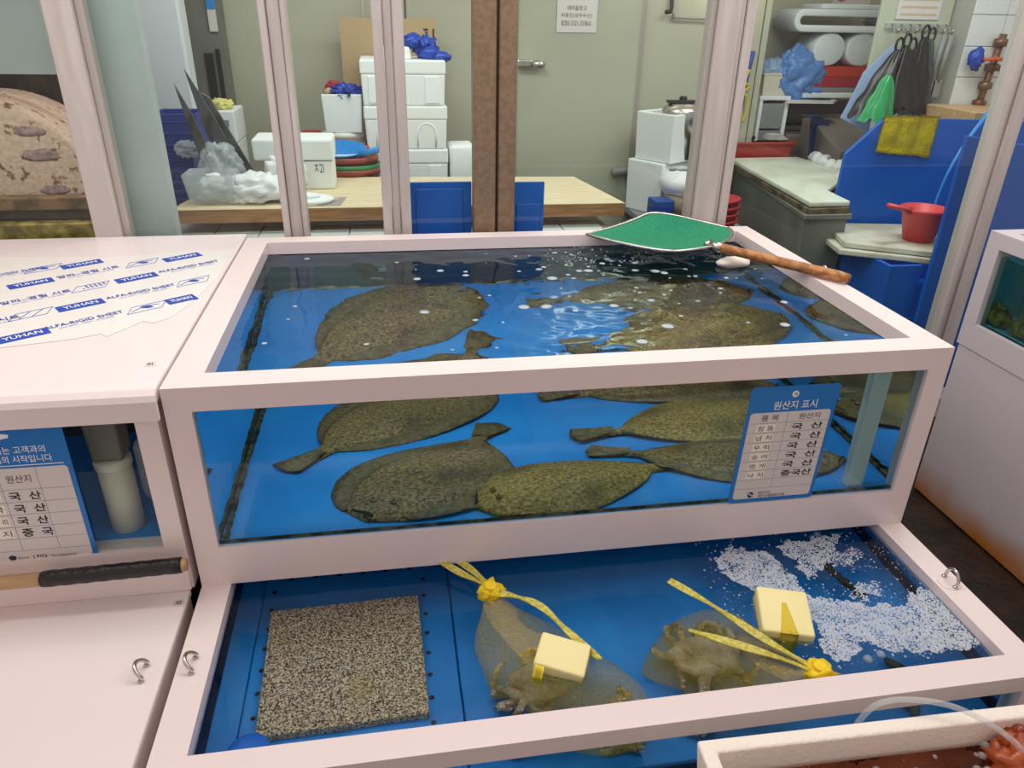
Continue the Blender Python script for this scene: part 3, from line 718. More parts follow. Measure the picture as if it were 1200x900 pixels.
b = BM(); grid(b, lambda u, v: M_ @ Vector((.0 + (.03 * u - .015) * (.3 + v), .02 - .085 * v, .0265)), 4, 6); part(t, 'net_fold', solid(b, .0025), YSTR, True)
b = BM(); grid(b, lambda u, v: M_ @ Vector((-.02 + .04 * u, -.0645 - .01 * v, .026 - .075 * v)), 4, 6); part(t, 'net_fold', solid(b, .0025), YSTR, True)
b = BM(); grid(b, lambda u, v: M_ @ Vector((-.059 + .01 * u, .06 - .12 * v, .01 - .02 * math.sin(v * 3) - .02 * u)), 3, 6); part(t, 'net_fold', solid(b, .0025), YSTR, True)
b = BM(); tube(b, spline([(1.57, -.02, .30), (1.565, -.07, .29), (1.575, -.13, .295), (1.60, -.18, .285)], 8), [.008 + .006 * abs(math.sin(k * .7)) for k in range(25)], 8); crumple(b, .006, 60)
one('drifting_weed', 'dark knobbly strand under the white foam in the low tank', 'weed', b, mat('weed', (70, 68, 50), .7, col2=(40, 36, 28), ns=30), True)
b = BM(); tube(b, spline([(1.545, -.35, .25), (1.565, -.39, .252), (1.555, -.44, .25)], 6), [.006 + .007 * math.sin(PI * k / 12) for k in range(13)], 8); crumple(b, .003, 60)
one('sea_cucumber', 'grey green sea cucumber on the low tank floor near the front rim', 'sea cucumber', b, mat('cucumber', (86, 96, 84), .6, col2=(60, 64, 52), ns=20), True)

# ------------------------------------------------------------------ left cabinet tank
lc = thing('covered_tank', 'closed white tank cabinet at the left edge with printed film on its lid', 'fish tank', (-.6, .5, 0))
XR = -.016
b = BM()
box(b, (-1.4, 0, .843), (XR, .05, .88)); box(b, (-.062, 0, .51), (XR, .05, .843)); box(b, (-1.4, 0, .393), (XR, .05, .51)); box(b, (-1.4, .05, .393), (XR, .08, .50)) 
box(b, (-.03, .05, .393), (XR, 1.17, .88)); box(b, (-1.4, 1.15, .393), (XR, 1.17, .88)); box(b, (-1.4, .05, .393), (XR, 1.15, .42))
bmesh.ops.remove_doubles(b, verts=b.verts, dist=1e-6); part(lc, 'frame', b, WHITE)
b = BM()
prof = [(-.015, .842), (-.017, .89), (-.012, .902), (0, .912), (.02, .915), (1.178, .915), (1.182, .90), (1.182, .88), (-.002, .88), (-.002, .842)]
prism(b, [(-1.42, y, z) for y, z in prof], (1.42 - .006, 0, 0)); bevel(b, .006, 3, 50); part(lc, 'lid', b, WHITE2)
part(lc, 'pane', box(BM(), (-1.39, .010, .505), (-.058, .014, .85)), TANKGLASS)
part(lc, 'floor_liner', box(BM(), (-1.39, .05, .50), (-.03, 1.15, .512)), BLUED)
part(lc, 'back_wall', box(BM(), (-1.39, .55, .512), (-.03, .57, .88)), NAVY)
b = BM(); box(b, (-1.4, -.517, 0), (-.03, .0, .372)); part(lc, 'lower_cabinet', b, WHITE)
b = BM(); box(b, (-1.42, -.53, .374), (-.024, -.002, .393)); part(lc, 'lower_lid', bevel(b, .005, 3), WHITE2)
b = BM(); box(b, (-1.42, -.012, .393), (-.02, .0, .47)); part(lc, 'ledge', bevel(b, .003, 1), WHITE)
for k, (c, x, u) in enumerate((((-.045, .115, .9152), (1, .2, 0), (-.2, 1, 0)), ((-.04, -.05, .3932), (1, .1, 0), (-.1, 1, 0)))):
    t = part(lc, 'sticker', quad(BM(), c, x, u, .022, .022, 0, .0005), SIGNW)
    text(t, '좌', c, x, u, .014, .014, INK, lift=.001)
b = BM(); tube(b, [(-.163, .10, .513), (-.163, .10, .69)], .036, 24); lathe(b, (-.163, .10, .69), [(.037, -.012), (.040, -.008), (.040, .006), (.037, .012)], 24)
fp = thing('filter_pipe', 'cream plastic pipe standing inside the left cabinet tank', 'pipe', (-.163, .10, .513))
part(fp, 'pipe', b, PVCB, True)
part(fp, 'elbow_cap', bevel(taper(BM(), (-.163, .105, .703), .066, .066, .11, 1.1), .008, 2), TAUPE)
one('water_jug', 'pale jug standing behind the cream pipe in the cabinet tank', 'jug', bevel(lathe(BM(), (-.10, .24, .513), [(.06, 0), (.065, .02), (.065, .14), (.03, .18), (.02, .20)], 20), .002, 1), BAGW, True)
# protective film with print
fd = Vector((.83, .557, 0)).normalized(); fu = Vector((-.557, .83, 0)).normalized(); ZF = .9156
film = [(.004, .965), (-.003, .90), (-.012, .72), (-.026, .605), (-.030, .568), (-.041, .51), (-.045, .471), (-.068, .39), (-.1, .359), (-.127, .374), (-.183, .283), (-.202, .301), (-.255, .276), (-.394, .243), (-.75, .20), (-1.2, .18), (-1.2, 1.0), (-.7, .97), (-.388, .93), (-.2, .965), (-.078, .985)]
film = [(min(x, -.012), y) for x, y in film]
fs = part(lc, 'protective_film', prism(BM(), [(x, y, ZF) for x, y in film], (0, 0, .0008)), FILM, label='protective film printed with blue lettering')
zt = ZF + .0012
def inside(x, y):
    c = False; n = len(film)
    for i in range(n):
        (x1, y1), (x2, y2) = film[i], film[i - 1]
        if (y1 > y) != (y2 > y) and x < (x2 - x1) * (y - y1) / (y2 - y1) + x1: c = not c
    return c
FILMTXT = []
for x, y in [(-.373, .308), (-.073, .522), (-.313, .505), (-.236, .718), (-.504, .697), (-.156, .909), (-.429, .866), (-.56, .18 + .13), (-.62, .47), (-.75, .62)]:
    cl = .11
    if not inside(x + .045, y + .03): cl = .075
    part(fs, 'print_block', quad(BM(), (x, y, zt), fd, fu, cl, .045, 0, .0003), PRINTB)
    text(fs, 'YUHAN', (x, y, zt + .0004), fd, fu, cl * .74, .021, PRINTW, bold=.012)
for x, y in [(-.269, .397), (-.192, .598), (-.116, .813), (-.599, .797), (-.52, .23), (-.66, .52)]:
    text(fs, 'ALFA-RIGID SHEET', (x, y, zt), fd, fu, .178, .020, PRINTB, bold=.01)
    text(fs, 'ISO 9001, 14001, 인증업체', Vector((x, y, zt)) - fu * .021, fd, fu, .12, .009, PRINTB)
for x, y in [(-.446, .58), (-.384, .786), (-.50, .395), (-.70, .40), (-.68, .70)]:
    text(fs, '알파–경질 시트', (x, y, zt), fd, fu, .165, .027, PRINTB, bold=.01)
    text(fs, 'ISO 9001, 14001, 인증업체', Vector((x, y, zt)) - fu * .023, fd, fu, .12, .008, PRINTB)
for i, (x, y) in enumerate([(-.144, .47), (-.41, .452), (-.073, .671), (-.335, .65), (-.259, .861), (-.522, .832)]):
    c = Vector((x, y, zt)); sk = fu + fd * .55; b = BM()
    P4 = [c + fd * a * .042 + sk * q * .022 for a, q in ((-1, -1), (1, -1), (1, 1), (-1, 1))]
    for a, q in zip(P4, P4[1:] + P4[:1]): tube(b, [a, q], .0008, 4)
    if i == 3:
        for r in range(3):
            for s in range(5): quad(b, c + fd * (-.016 + s * .011 + (r % 2) * .005) + sk * (-.004 + r * .009), fd, fu, .005, .005, 0, .0004)
    elif i == 1:
        for q in (-.5, .2): tube(b, [c + fd * (q * .04) - sk * .018, c + fd * (q * .04 + .012) + sk * .018], .0009, 4)
    else:
        blob(b, c + sk * .003, (.016, .008, .0008), i + 3, .5, 9, 2); tube(b, [c - fd * .035 - sk * .012, c - fd * .008 + sk * .014, c + fd * .03 + sk * .006], .001, 4)
    part(fs, 'print_emblem', b, PRINTB)

# stick with taped grip lying on the left ledge
st = thing('taped_stick', 'wooden stick with a black taped grip lying on the left cabinet ledge', 'stick', (-.25, -.03, .47))
part(st, 'shaft', tube(BM(), [(-1.1, -.035, .473), (-.29, -.035, .483)], .0155, 14), WOOD, True)
part(st, 'grip', tube(BM(), [(-.31 + .29 * k / 16, -.035, .4825 + .006 * k / 16) for k in range(17)], [.0175 + .0012 * (k % 2) for k in range(17)], 14), TAPE, True)
part(st, 'end', tube(BM(), [(-.02, -.035, .4885), (-.010, -.035, .4888)], [.0155, .0145], 14), WOOD, True)

# ------------------------------------------------------------------ origin signs
def X3(x, z, y): return Vector((x, y, z))
def sheet(t, nm, p, y, th, m):
    return part(t, nm, prism(BM(), [X3(a, c, y) for a, c in p], (0, -th, 0)), m)
def rounded(w_, h_, r, M2):
    out = []
    for sx, sz, a0 in ((1, -1, -PI / 2), (1, 1, 0), (-1, 1, PI / 2), (-1, -1, PI)):
        for k in range(5):
            a = a0 + PI / 2 * k / 4; out.append(M2(sx * (w_ / 2 - r) + r * math.cos(a), sz * (h_ / 2 - r) + r * math.sin(a)))
    return out
def origin_sign(name, label, cx, cz, w_, h_, yb, lean, rows, title, head, cols, foot, right):
    t = thing(name, label, 'sign', (cx, yb, cz - h_ / 2))
    F = lambda a, c: (cx + a + lean * c, cz + c)
    sheet(t, 'board', rounded(w_, h_, .008, F), yb, .002, SIGNB)
    hp = h_ * right['ph']; pc = -h_ / 2 + .011 + hp / 2
    sheet(t, 'panel', rounded(w_ - .02, hp, .008, lambda a, c: F(a, c + pc)), yb - .002, .0006, SIGNW)
    y = yb - .0027; U = Vector((lean, 0, 1)); Xv = (1, 0, 0)
    for s, c, wd, ht in title: 
        p = F(*c); text(t, s, X3(p[0], p[1], yb - .0021), Xv, U, wd, ht, PRINTW, bold=.006)
    n = right['n']; top = pc + hp / 2; bot = pc - hp / 2 + right['fh']; rh = (top - bot - right['hh']) / n
    b = BM()
    for k in range(n + 1):
        z = bot + k * rh; a = F(-w_ / 2 + .011, z); c = F(w_ / 2 - .011, z); prism(b, [X3(a[0], a[1], y), X3(c[0], c[1], y), X3(c[0], c[1] + .0008, y), X3(a[0], a[1] + .0008, y)], (0, -.0002, 0))
    for cxx in cols:
        a = F(cxx, bot); c = F(cxx, top); prism(b, [X3(a[0], a[1], y), X3(a[0] + .0008, a[1], y), X3(c[0] + .0008, c[1], y), X3(c[0], c[1], y)], (0, -.0002, 0))
    part(t, 'ruled_lines', b, SIGNG)
    for s, a, wd, ht in head:
        p = F(a, top - right['hh'] / 2); text(t, s, X3(p[0], p[1], y), Xv, U, wd, ht, INKG)
    for k, (nm, og) in enumerate(rows):
        z = top - right['hh'] - rh * (k + .5)
        if nm:
            p = F(right['cn'], z); q = quad(BM(), X3(p[0], p[1], y), Xv, U, right['wn'], rh * .74, 0, .0003); part(t, 'name_sticker', q, mat('sticker_paper', (244, 238, 222), .5) if k == 0 else bpy.data.materials['sticker_paper'])
            text(t, nm, X3(p[0], p[1], y - .0004), Xv, U, right['wn'] * .86, rh * .5, INKG)
        if og:
            p = F(right['co'] + (k % 2) * .002, z); text(t, og, X3(p[0], p[1], y), Xv, U, right['wo'], rh * .66, INK, bold=.018)
    for s, c, wd, ht, bl in foot:
        p = F(*c); text(t, s, X3(p[0], p[1], y), Xv, U, wd, ht, INK, bold=bl)
    return t, F, y
t, F, y = origin_sign('origin_sign', 'blue framed price-table style sign of fish origins on the upper tank front glass', 1.4065, .667, .228, .328, .004, .03,
    [('참 돔', '국  산'), ('넙 치', '국  산'), ('우 럭', '국  산'), ('숭 어', '국  산'), ('멍 게', '국  산'), ('낙 지', '중국산'), ('', '')],
    [('원산지 표시', (.006, .113), .112, .023)], [('품 목', -.052, .045, .016), ('원산지', .05, .055, .016)], [-.008],
    [('해양수산부', (-.022, -.137), .034, .008, 0), ('국립수산물품질관리원', (-.002, -.147), .074, .0085, 0)],
    dict(ph=.755, n=7, fh=.03, hh=.029, cn=-.058, wn=.048, co=.05, wo=.082))
p = F(.0, .142); b = BM(); lathe(b, (0, 0, 0), [(.0085, 0), (.0085, .0006)], 20, M=Matrix.Translation((p[0], .0018, p[1])) @ Matrix.Rotation(PI / 2, 4, 'X')); part(t, 'emblem', b, PRINTW)
b = BM(); lathe(b, (0, 0, 0), [(.0045, 0), (.0045, .0006)], 14, M=Matrix.Translation((p[0] + .001, .0010, p[1])) @ Matrix.Rotation(PI / 2, 4, 'X')); part(t, 'emblem', b, mat('emblem_gold', (170, 160, 110), .5))
p = F(-.058, -.142); b = BM(); lathe(b, (0, 0, 0), [(.0085, 0), (.0085, .0004)], 20, M=Matrix.Translation((p[0], y, p[1])) @ Matrix.Rotation(PI / 2, 4, 'X')); part(t, 'emblem', b, mat('emblem_navy', (40, 44, 66), .5))
b = BM(); grid(b, lambda u, v: X3(p[0] - .006 + .013 * u, p[1] + .003 * math.sin(u * 2 * PI) - .001 + .003 * v, y - .0006), 10, 1); part(t, 'emblem', b, PRINTW)
t, F, y = origin_sign('origin_sign', 'larger blue origin sign behind the left cabinet glass, cut by the picture edge', -.372, .672, .338, .348, .007, .0,
    [('우 럭', '국  산'), ('볼 락', '국  산'), ('방 어 리', '국  산'), ('낙 지', '중  국'), ('', ''), ],
    [('원산지 표시는 고객과의', (.044, .115), .165, .0175), ('신뢰의 시작입니다', (.072, .093), .126, .0175)], [('품 목', -.03, .045, .018), ('원산지', .059, .048, .019)], [.021, .096],
    [('해양수산부', (.017, -.158), .022, .0055, 0), ('| FIQ', (.052, -.157), .028, .009, .01), ('국립수산물품질관리원', (.099, -.158), .052, .006, 0)],
    dict(ph=.675, n=5, fh=.024, hh=.053, cn=-.012, wn=.054, co=.061, wo=.062))
b = BM(); a_ = F(-.16, .077); c_ = F(.154, .077); prism(b, [X3(a_[0], a_[1], .0049), X3(c_[0], c_[1], .0049), X3(c_[0], c_[1] + .0018, .0049), X3(a_[0], a_[1] + .0018, .0049)], (0, -.0003, 0)); part(t, 'underline', b, PRINTW)
b = BM(); p = F(-.004, -.156); blob(b, X3(p[0], p[1], y), (.008, .0004, .007), 3, .3, 8, 2); part(t, 'emblem', b, mat('emblem_navy_dark', (40, 44, 66), .5))
b = BM(); p = F(.045, .148); blob(b, X3(p[0], p[1], .0045), (.022, .0005, .007), 3, .3, 8, 2); part(t, 'emblem', b, PRINTW)

# ------------------------------------------------------------------ landing net
ln = thing('landing_net', 'green landing net with a wooden handle lying across the flounder tank rim', 'landing net', (1.5, .9, .92))
hoop = [(1.528, .83, .927), (1.44, .80, .926), (1.36, .802, .926), (1.25, .90, .924), (1.165, 1.02, .922), (1.17, 1.045, .922), (1.27, 1.095, .930), (1.35, 1.13, .944), (1.42, 1.152, .962), (1.50, 1.148, .956), (1.60, 1.12, .938), (1.672, 1.07, .929), (1.685, 1.03, .928), (1.66, .96, .928), (1.60, .885, .928)]
hs = spline(hoop + hoop[:1], 6); part(ln, 'hoop', tube(BM(), hs, .0052, 8), STEEL, True)
cc = Vector((1.44, .98, .925)); N_ = len(hs) - 1
b = BM(); grid(b, lambda u, v: (lambda e: Vector((e.x, e.y, e.z - .010 * math.sin(v * PI) - .016 * v * v + .004 * noise.noise(Vector((e.x * 12, e.y * 12, 3))))))(hs[int(round(u * N_)) % N_].lerp(cc, .03 + v * .965)), N_, 10, True)
part(ln, 'netting', b, GNET, True)
b = BM(); tube(b, [(1.53, .84, .927), (1.555, .805, .928)], [.016, .016], 12); tube(b, [(1.515, .845, .930), (1.545, .875, .930)], .009, 8); part(ln, 'ferrule', b, STEEL, True)
b = BM(); n = 14; tube(b, [Vector((1.548, .815, .928)).lerp(Vector((1.80, .46, .929)), k / n) for k in range(n + 1)], [.0150 + .0012 * k / n for k in range(n)] + [.0135], 14); part(ln, 'handle', b, HANDLE, True)

# ------------------------------------------------------------------ right hand tank unit
X0, Y1 = 2.41, .665
ru = thing('white_tank_unit', 'tall white tank unit across the aisle with a rust stained foot', 'fish tank', (2.8, 0, 0))
b = BM()
box(b, (X0, -1.6, .955), (X0 + .055, Y1 - .055, 1.005)); box(b, (X0, Y1 - .055, .955), (X0 + .85, Y1, 1.005)); box(b, (X0, Y1 - .055, .695), (X0 + .05, Y1, .955)); box(b, (X0 + .85, -1.6, .61), (X0 + .9, Y1, 1.005)); box(b, (X0, -1.6, .61), (X0 + .05, Y1, .695)); box(b, (X0 + .05, Y1 - .02, .61), (X0 + .85, Y1, .955)); box(b, (X0, -1.6, .61), (X0 + .05, -1.5, .955)); box(b, (X0 + .05, -1.6, .61), (X0 + .85, Y1 - .02, .66))
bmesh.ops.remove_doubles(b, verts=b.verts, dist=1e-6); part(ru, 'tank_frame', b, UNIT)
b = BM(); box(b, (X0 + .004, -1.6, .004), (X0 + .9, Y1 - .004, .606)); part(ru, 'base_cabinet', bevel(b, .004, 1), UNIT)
part(ru, 'pane', box(BM(), (X0 + .012, -1.5, .69), (X0 + .016, Y1 - .05, .96)), TANKGLASS)
part(ru, 'floor_liner', box(BM(), (X0 + .02, -1.5, .66), (X0 + .85, Y1 - .02, .70)), mat('unit_liner', (110, 190, 228), .5))
part(ru, 'lid_panel', box(BM(), (X0 + .05, -1.5, .975), (X0 + .86, Y1 - .05, .985)), veil('lid_glass', (196, 192, 208), .35, rough=.1))
part(ru, 'back_liner', box(BM(), (X0 + .30, -1.5, .70), (X0 + .31, Y1 - .02, .95)), mat('unit_back_liner', (96, 176, 214), .5, col2=(120, 178, 180), ns=4))
one('unit_water', 'greenish blue water in the tall white unit across the aisle', 'water', box(BM(), (X0 + .02, -1.49, .695), (X0 + .298, Y1 - .024, .93)), watermat('unit_water', (214, 236, 232)), kind='stuff')
for i, (yy, r, lab) in enumerate(((.585, .05, 'spiny olive shellfish in the far corner of the right tank unit'), (.475, .05, 'spiny olive shellfish second from the far corner of the right tank unit'), (.385, .045, 'spiny olive shellfish nearest the picture edge in the right tank unit'))):
    t = thing('horned_shell', lab, 'shellfish', (X0 + .085, yy, .70), 'shellfish in the right tank unit')
    b = BM(); blob(b, (X0 + .085, yy, .727), (r * .9, r, .038), i + 2, .25, 7, 3, flat=.701); part(t, 'shell', b, SHELL, True)
    for k in range(5):
        a = -.9 + k * .45; part(t, 'spine', tube(BM(), [(X0 + .085 + r * .3 * math.sin(a), yy + r * .8 * math.sin(a), .752), (X0 + .08 + r * .5 * math.sin(a), yy + r * 1.1 * math.sin(a), .778)], [.008, .002], 6), SHELL, True)

# ------------------------------------------------------------------ styrofoam box of sea squirts
sb = thing('styrofoam_box', 'open cream styrofoam box of orange sea squirts at the bottom edge', 'box', (1.4, -.9, .21))
A = [(.965, -.61), (1.80, -.628), (1.77, -1.16), (.94, -1.14)]
def inset(q, d): 
    cx = sum(p[0] for p in q) / 4; cy = sum(p[1] for p in q) / 4
    return [(p[0] + (d if p[0] < cx else -d), p[1] + (d if p[1] < cy else -d)) for p in q]
b = BM(); zt_, zb = .463, .20
rings = []
for q, z in ((inset(A, .025), zb), (A, zt_), (inset(A, .028), zt_), (inset(A, .045), zb + .04)):
    rings.append([b.verts.new((x, y_, z)) for x, y_ in q])
b.faces.new(rings[0]); b.faces.new(rings[3])
for a, c in zip(rings, rings[1:]):
    for k in range(4): b.faces.new((a[k], a[(k + 1) % 4], c[(k + 1) % 4], c[k]))
bmesh.ops.recalc_face_normals(b, faces=b.faces[:])
bevel(b, .006, 3); part(sb, 'box', b, STYROY, True)
one('styrofoam_box', 'upturned white styrofoam box carrying the box of sea squirts', 'box', bevel(taper(BM(), (1.37, -.88, 0), .72, .46, .2, 1.0), .01, 2), STYRO)
b = BM(); prism(b, [(x, y_, .30) for x, y_ in inset(A, .04)], (0, 0, .115)); one('brine', 'murky reddish water in the styrofoam box of sea squirts', 'water', b, WATERR, kind='stuff')
for i, (x, y_, r, lab) in enumerate([(1.10, -.735, .055, 'sea squirt at the left end of the styrofoam box'), (1.29, -.72, .05, 'smaller pale sea squirt in the middle of the styrofoam box'), (1.37, -.755, .062, 'plump sea squirt right of the middle in the styrofoam box'), (1.57, -.705, .07, 'large wet sea squirt under the clear air hose'), (1.67, -.76, .065, 'deep red sea squirt at the right end of the styrofoam box'), (1.50, -.80, .06, 'sea squirt half hidden in front of the one under the hose'), (1.20, -.82, .06, 'sea squirt nearest the bottom picture edge in the styrofoam box')]):
    t = thing('sea_squirt', lab, 'sea squirt', (x, y_, .30), 'sea squirts in the styrofoam box')
    zc = .375 + (.02 if i in (3, 4) else 0) 
    b = BM(); blob(b, (x, y_, zc), (r * 1.15, r * .85, r * .9), i + 5, .34, 13, 4); part(t, 'body', b, SQUIRT, True)
    rr = random.Random(i)
    for k in range(5):
        a = rr.uniform(0, 6.28); e = rr.uniform(.3, 1.2); d = Vector((math.cos(a) * math.cos(e) * 1.15, math.sin(a) * math.cos(e) * .85, math.sin(e) * .9)) * r
        part(t, 'wart', blob(BM(), Vector((x, y_, zc)) + d, (.014, .014, .014), k, .3, 8, 2), SQUIRT, True)
b = BM(); tube(b, spline([(1.30, -.575, .36), (1.32, -.59, .462), (1.38, -.605, .488), (1.46, -.64, .488), (1.53, -.70, .46), (1.57, -.76, .40), (1.59, -.82, .36)], 8), .0055, 10)
one('air_hose', 'clear air hose bending over the rim into the box of sea squirts', 'hose', b, veil('clear_hose', (224, 230, 232), .3, rough=.1), True)
one('brine_bubbles', 'bubbles where the clear hose airs the reddish water', 'bubbles', bubbles(40, lambda r: (r.gauss(1.5, .14), r.gauss(-.69, .03), True), .002, .011, .415, 3, .45, 10), BUBBLE, True, kind='stuff')

# ------------------------------------------------------------------ kitchen: counter in front
cn = thing('tiled_counter', 'low counter with a white tiled top below the chopping block', 'counter', (.5, 1.8, 0))
part(cn, 'body', box(BM(), (-.42, 1.46, .012), (1.42, 2.09, .785)), GREYC)
part(cn, 'grout_bed', box(BM(), (-.40, 1.45, .785), (1.40, 2.09, .796)), GROUT)
t0 = part(cn, 'tile', bevel(box(BM(), (-.385, 1.455, .794), (-.215, 1.62, .802)), .0015, 1), TILEW)
for i in range(10):
    for j in range(2):
        if i or j: share(t0, cn, 'tile', (.176 * i, .17 * j, 0))
for x in (.08, .94): part(cn, 'batten', box(BM(), (x, 1.60, .80), (x + .08, 2.15, .846)), WOODE)
cb = thing('chopping_block', 'long thick wooden chopping block on the tiled counter behind the glass', 'chopping block', (.5, 1.87, .846))
b = BM(); prism(b, [(-.362, 1.605, .846), (1.466, 1.588, .846), (1.38, 2.165, .846), (-.25, 2.25, .846)], (0, 0, .053)); part(cb, 'edge_band', bevel(b, .002, 1), WOODE)
b = BM(); prism(b, [(-.361, 1.606, .8985), (1.465, 1.589, .8985), (1.379, 2.164, .8985), (-.249, 2.249, .8985)], (0, 0, .0015)); part(cb, 'top', b, WOODC)
def bag(name, label, c, r, seed, m, amp=.35, flat=None, cat='bag', sub=4, sc_=9):
    b = BM(); blob(b, c, r, seed, amp, sc_, sub, flat); wrinkle(b, .012, seed)
    if flat is not None:
        for v in b.verts: v.co.z = max(v.co.z, flat)
    return one(name, label, cat, b, m, True)
b = taper(BM(), (-.215, 1.74, .90), .16, .13, .12, 1.22, wall=.003); one('plastic_container', 'clear plastic container with bags inside on the left end of the chopping block', 'container', bevel(b, .003, 1), CLEARP, True)
bag('plastic_bag', 'crumpled white bag inside the clear plastic container', (-.215, 1.74, .95), (.07, .055, .05), 3, BAGW, .4, .903)
bag('plastic_bag', 'grey crumpled bag standing up behind the clear container', (-.20, 1.86, 1.0), (.075, .05, .105), 5, CLEARP, .4, .9)
bag('plastic_bag', 'shiny white bag lying on the chopping block beside the clear container', (-.04, 1.74, .945), (.14, .075, .062), 7, BAGW, .3, .9)
bag('plastic_bag', 'white bag draped upright behind the shiny white bag by the mullion', (.06, 1.86, .985), (.07, .05, .09), 9, BAGW, .45, .9)
sbx = thing('fish_box', 'broken white styrofoam box on the chopping block behind the mullion', 'box', (.10, 2.03, .90))
part(sbx, 'body', bevel(box(BM(), (-.02, 1.95, .90), (.25, 2.12, 1.02)), .008, 2), STYRO)
b = BM(); box(b, (-.08, 1.94, 1.025), (.255, 2.13, 1.115)); part(sbx, 'lid', crumple(bevel(b, .010, 2), .006, 22), STYRO)
text(sbx, 'ㅈ2kg', (.20, 1.9495, .985), (1, .1, 0), (0, 0, 1), .06, .05, INKG)
wl = thing('plate_lid', 'white oval lid lying flat on the chopping block right of the mullion', 'lid', (.14, 1.70, .90))
part(wl, 'rim', lathe(BM(), (.15, 1.705, .90), [(.095, 0), (.105, .012), (.10, .018), (.085, .020)], 32, 1.05, .8), STYRO, True)
part(wl, 'knob', lathe(BM(), (.14, 1.71, .92), [(.06, 0), (.055, .012), (.02, .016)], 24, 1.1, .7), STYRO, True)
b = BM(); grid(b, lambda u, v: Vector((.20 + .085 * u + .02 * v, 1.63 + .15 * v, .902 + .004 * noise.noise(Vector((u * 3, v * 3, 1))))), 8, 8); one('napkin', 'white paper napkin under the edge of the oval lid', 'napkin', solid(b, .001), SIGNW, True)

# back bench and what stands on it
bb = thing('back_bench', 'steel bench along the cold-room wall under the fish boxes', 'bench', (.4, 2.6, .012))
part(bb, 'top', bevel(box(BM(), (-.375, 2.30, .735), (1.10, 2.84, .765)), .004, 1), GREYP)
for x in (-.36, .22, 1.02):
    for yy in (2.33, 2.78): part(bb, 'leg', box(BM(), (x, yy, .012), (x + .04, yy + .04, .735)), GREYP)
def fishbox(x0, x1, y0, y1, z0, z1, label, group='fish boxes stacked on the back bench', arch=False):
    t = thing('fish_box', label, 'box', ((x0 + x1) / 2, (y0 + y1) / 2, z0), group)
    h_ = z1 - z0; cx, cy = (x0 + x1) / 2, (y0 + y1) / 2
    part(t, 'body', bevel(taper(BM(), (cx, cy, z0), (x1 - x0) * .955, (y1 - y0) * .955, h_ * .70, 1.03), .008, 2), STYRO)
    part(t, 'lid', bevel(box(BM(), (x0, y0, z0 + h_ * .69), (x1, y1, z1)), .008, 2), STYRO)
    for s in (-1, 1):
        if arch:
            pts = [(cx + s * .10 + .045 * math.cos(a), y0 + .006, z0 + h_ * .36 + .05 * math.sin(a)) for a in [PI * k / 10 for k in range(11)]]; part(t, 'moulding', tube(BM(), [(pts[0][0], pts[0][1], z0 + .01)] + pts + [(pts[-1][0], pts[-1][1], z0 + .01)], .005, 6), STYRO, True)
        else: part(t, 'moulding', bevel(box(BM(), (cx + s * .135 - .035, y0 + .000, z0 + .01), (cx + s * .135 + .035, y0 + .012, z0 + h_ * .66)), .004, 1), STYRO)
    return t
fishbox(.385, .79, 2.44, 2.80, .765, .988, 'white styrofoam fish box at the bottom of the tall stack')
fishbox(.382, .79, 2.44, 2.80, .989, 1.193, 'white styrofoam fish box with arched mouldings in the middle of the stack', arch=True)
fishbox(.376, .786, 2.44, 2.80, 1.194, 1.400, 'white styrofoam fish box at the top of the stack under the blue bag')
one('foam_tray', 'small white foam lid lying on the top fish box beside the blue bag', 'lid', bevel(taper(BM(), (.55, 2.55, 1.40), .15, .14, .055, .9), .008, 2), STYRO)
b = BM(); blob(b, (.70, 2.60, 1.45), (.055, .05, .05), 3, .5, 12, 4, 1.40); b2 = b; blob(b, (.635, 2.58, 1.478), (.045, .045, .035), 9, .5, 12, 3); blob(b, (.77, 2.52, 1.412), (.05, .03, .025), 6, .4, 12, 3); blob(b, (.72, 2.53, 1.425), (.05, .03, .03), 12, .4, 12, 3)
one('blue_plastic_bag', 'crumpled dark blue bag trailing over the edge of the top fish box', 'bag', b, BAGB, True)
kb = thing('cardboard_sheet', 'brown cardboard carton panel standing behind the blue bag', 'cardboard', (.66, 2.9, 1.4))
part(kb, 'panel', box(BM(), (.28, 2.84, .765), (.775, 2.86, 1.575)), KRAFT)
text(kb, 'pund', (.72, 2.838, 1.475), (0, 0, -1), (1, 0, 0), .11, .03, INK, bold=.015)
part(kb, 'printed_bar', box(BM(), (.752, 2.838, 1.43), (.760, 2.84, 1.53)), INK)
b = BM(); tube(b, [(.40, 2.93, 1.50), (.40, 2.93, 2.2)], .006, 6); one('wall_conduit', 'thin pale conduit running up the olive wall above the carton', 'conduit', b, GREYM)
one('ice_box', 'small frosty white box wrapped in clear film right of the fish box stack', 'box', crumple(bevel(box(BM(), (.80, 2.44, .765), (.925, 2.62, 1.005)), .018, 3), .006, 30), STYRO, True)
# white tub on stacked pails
t = thing('pail_stack', 'stack of round white pails under the square white tub', 'pail', (.28, 2.55, .765))
for k in range(3): part(t, 'pail', lathe(BM(), (.275, 2.58, .765 + k * .05), [(.085, 0), (.098, .17), (.106, .172), (.106, .192), (.100, .194), (.10, .198)], 28), PVC, True)
t = thing('white_tub', 'square white tub holding crumpled blue bags on the stacked pails', 'tub', (.28, 2.55, 1.063))
part(t, 'tub', bevel(taper(BM(), (.28, 2.57, 1.063), .175, .17, .18, 1.1, wall=.008), .004, 1), STYRO)
b = BM(); blob(b, (.30, 2.55, 1.245), (.075, .07, .04), 5, .6, 14, 4); one('blue_plastic_bag', 'crumpled dark blue bag heaped in the square white tub', 'bag', b, BAGB, True)
bag('red_bag', 'bit of red bag behind the blue bag in the white tub', (.245, 2.60, 1.26), (.04, .03, .025), 2, RED, .4)
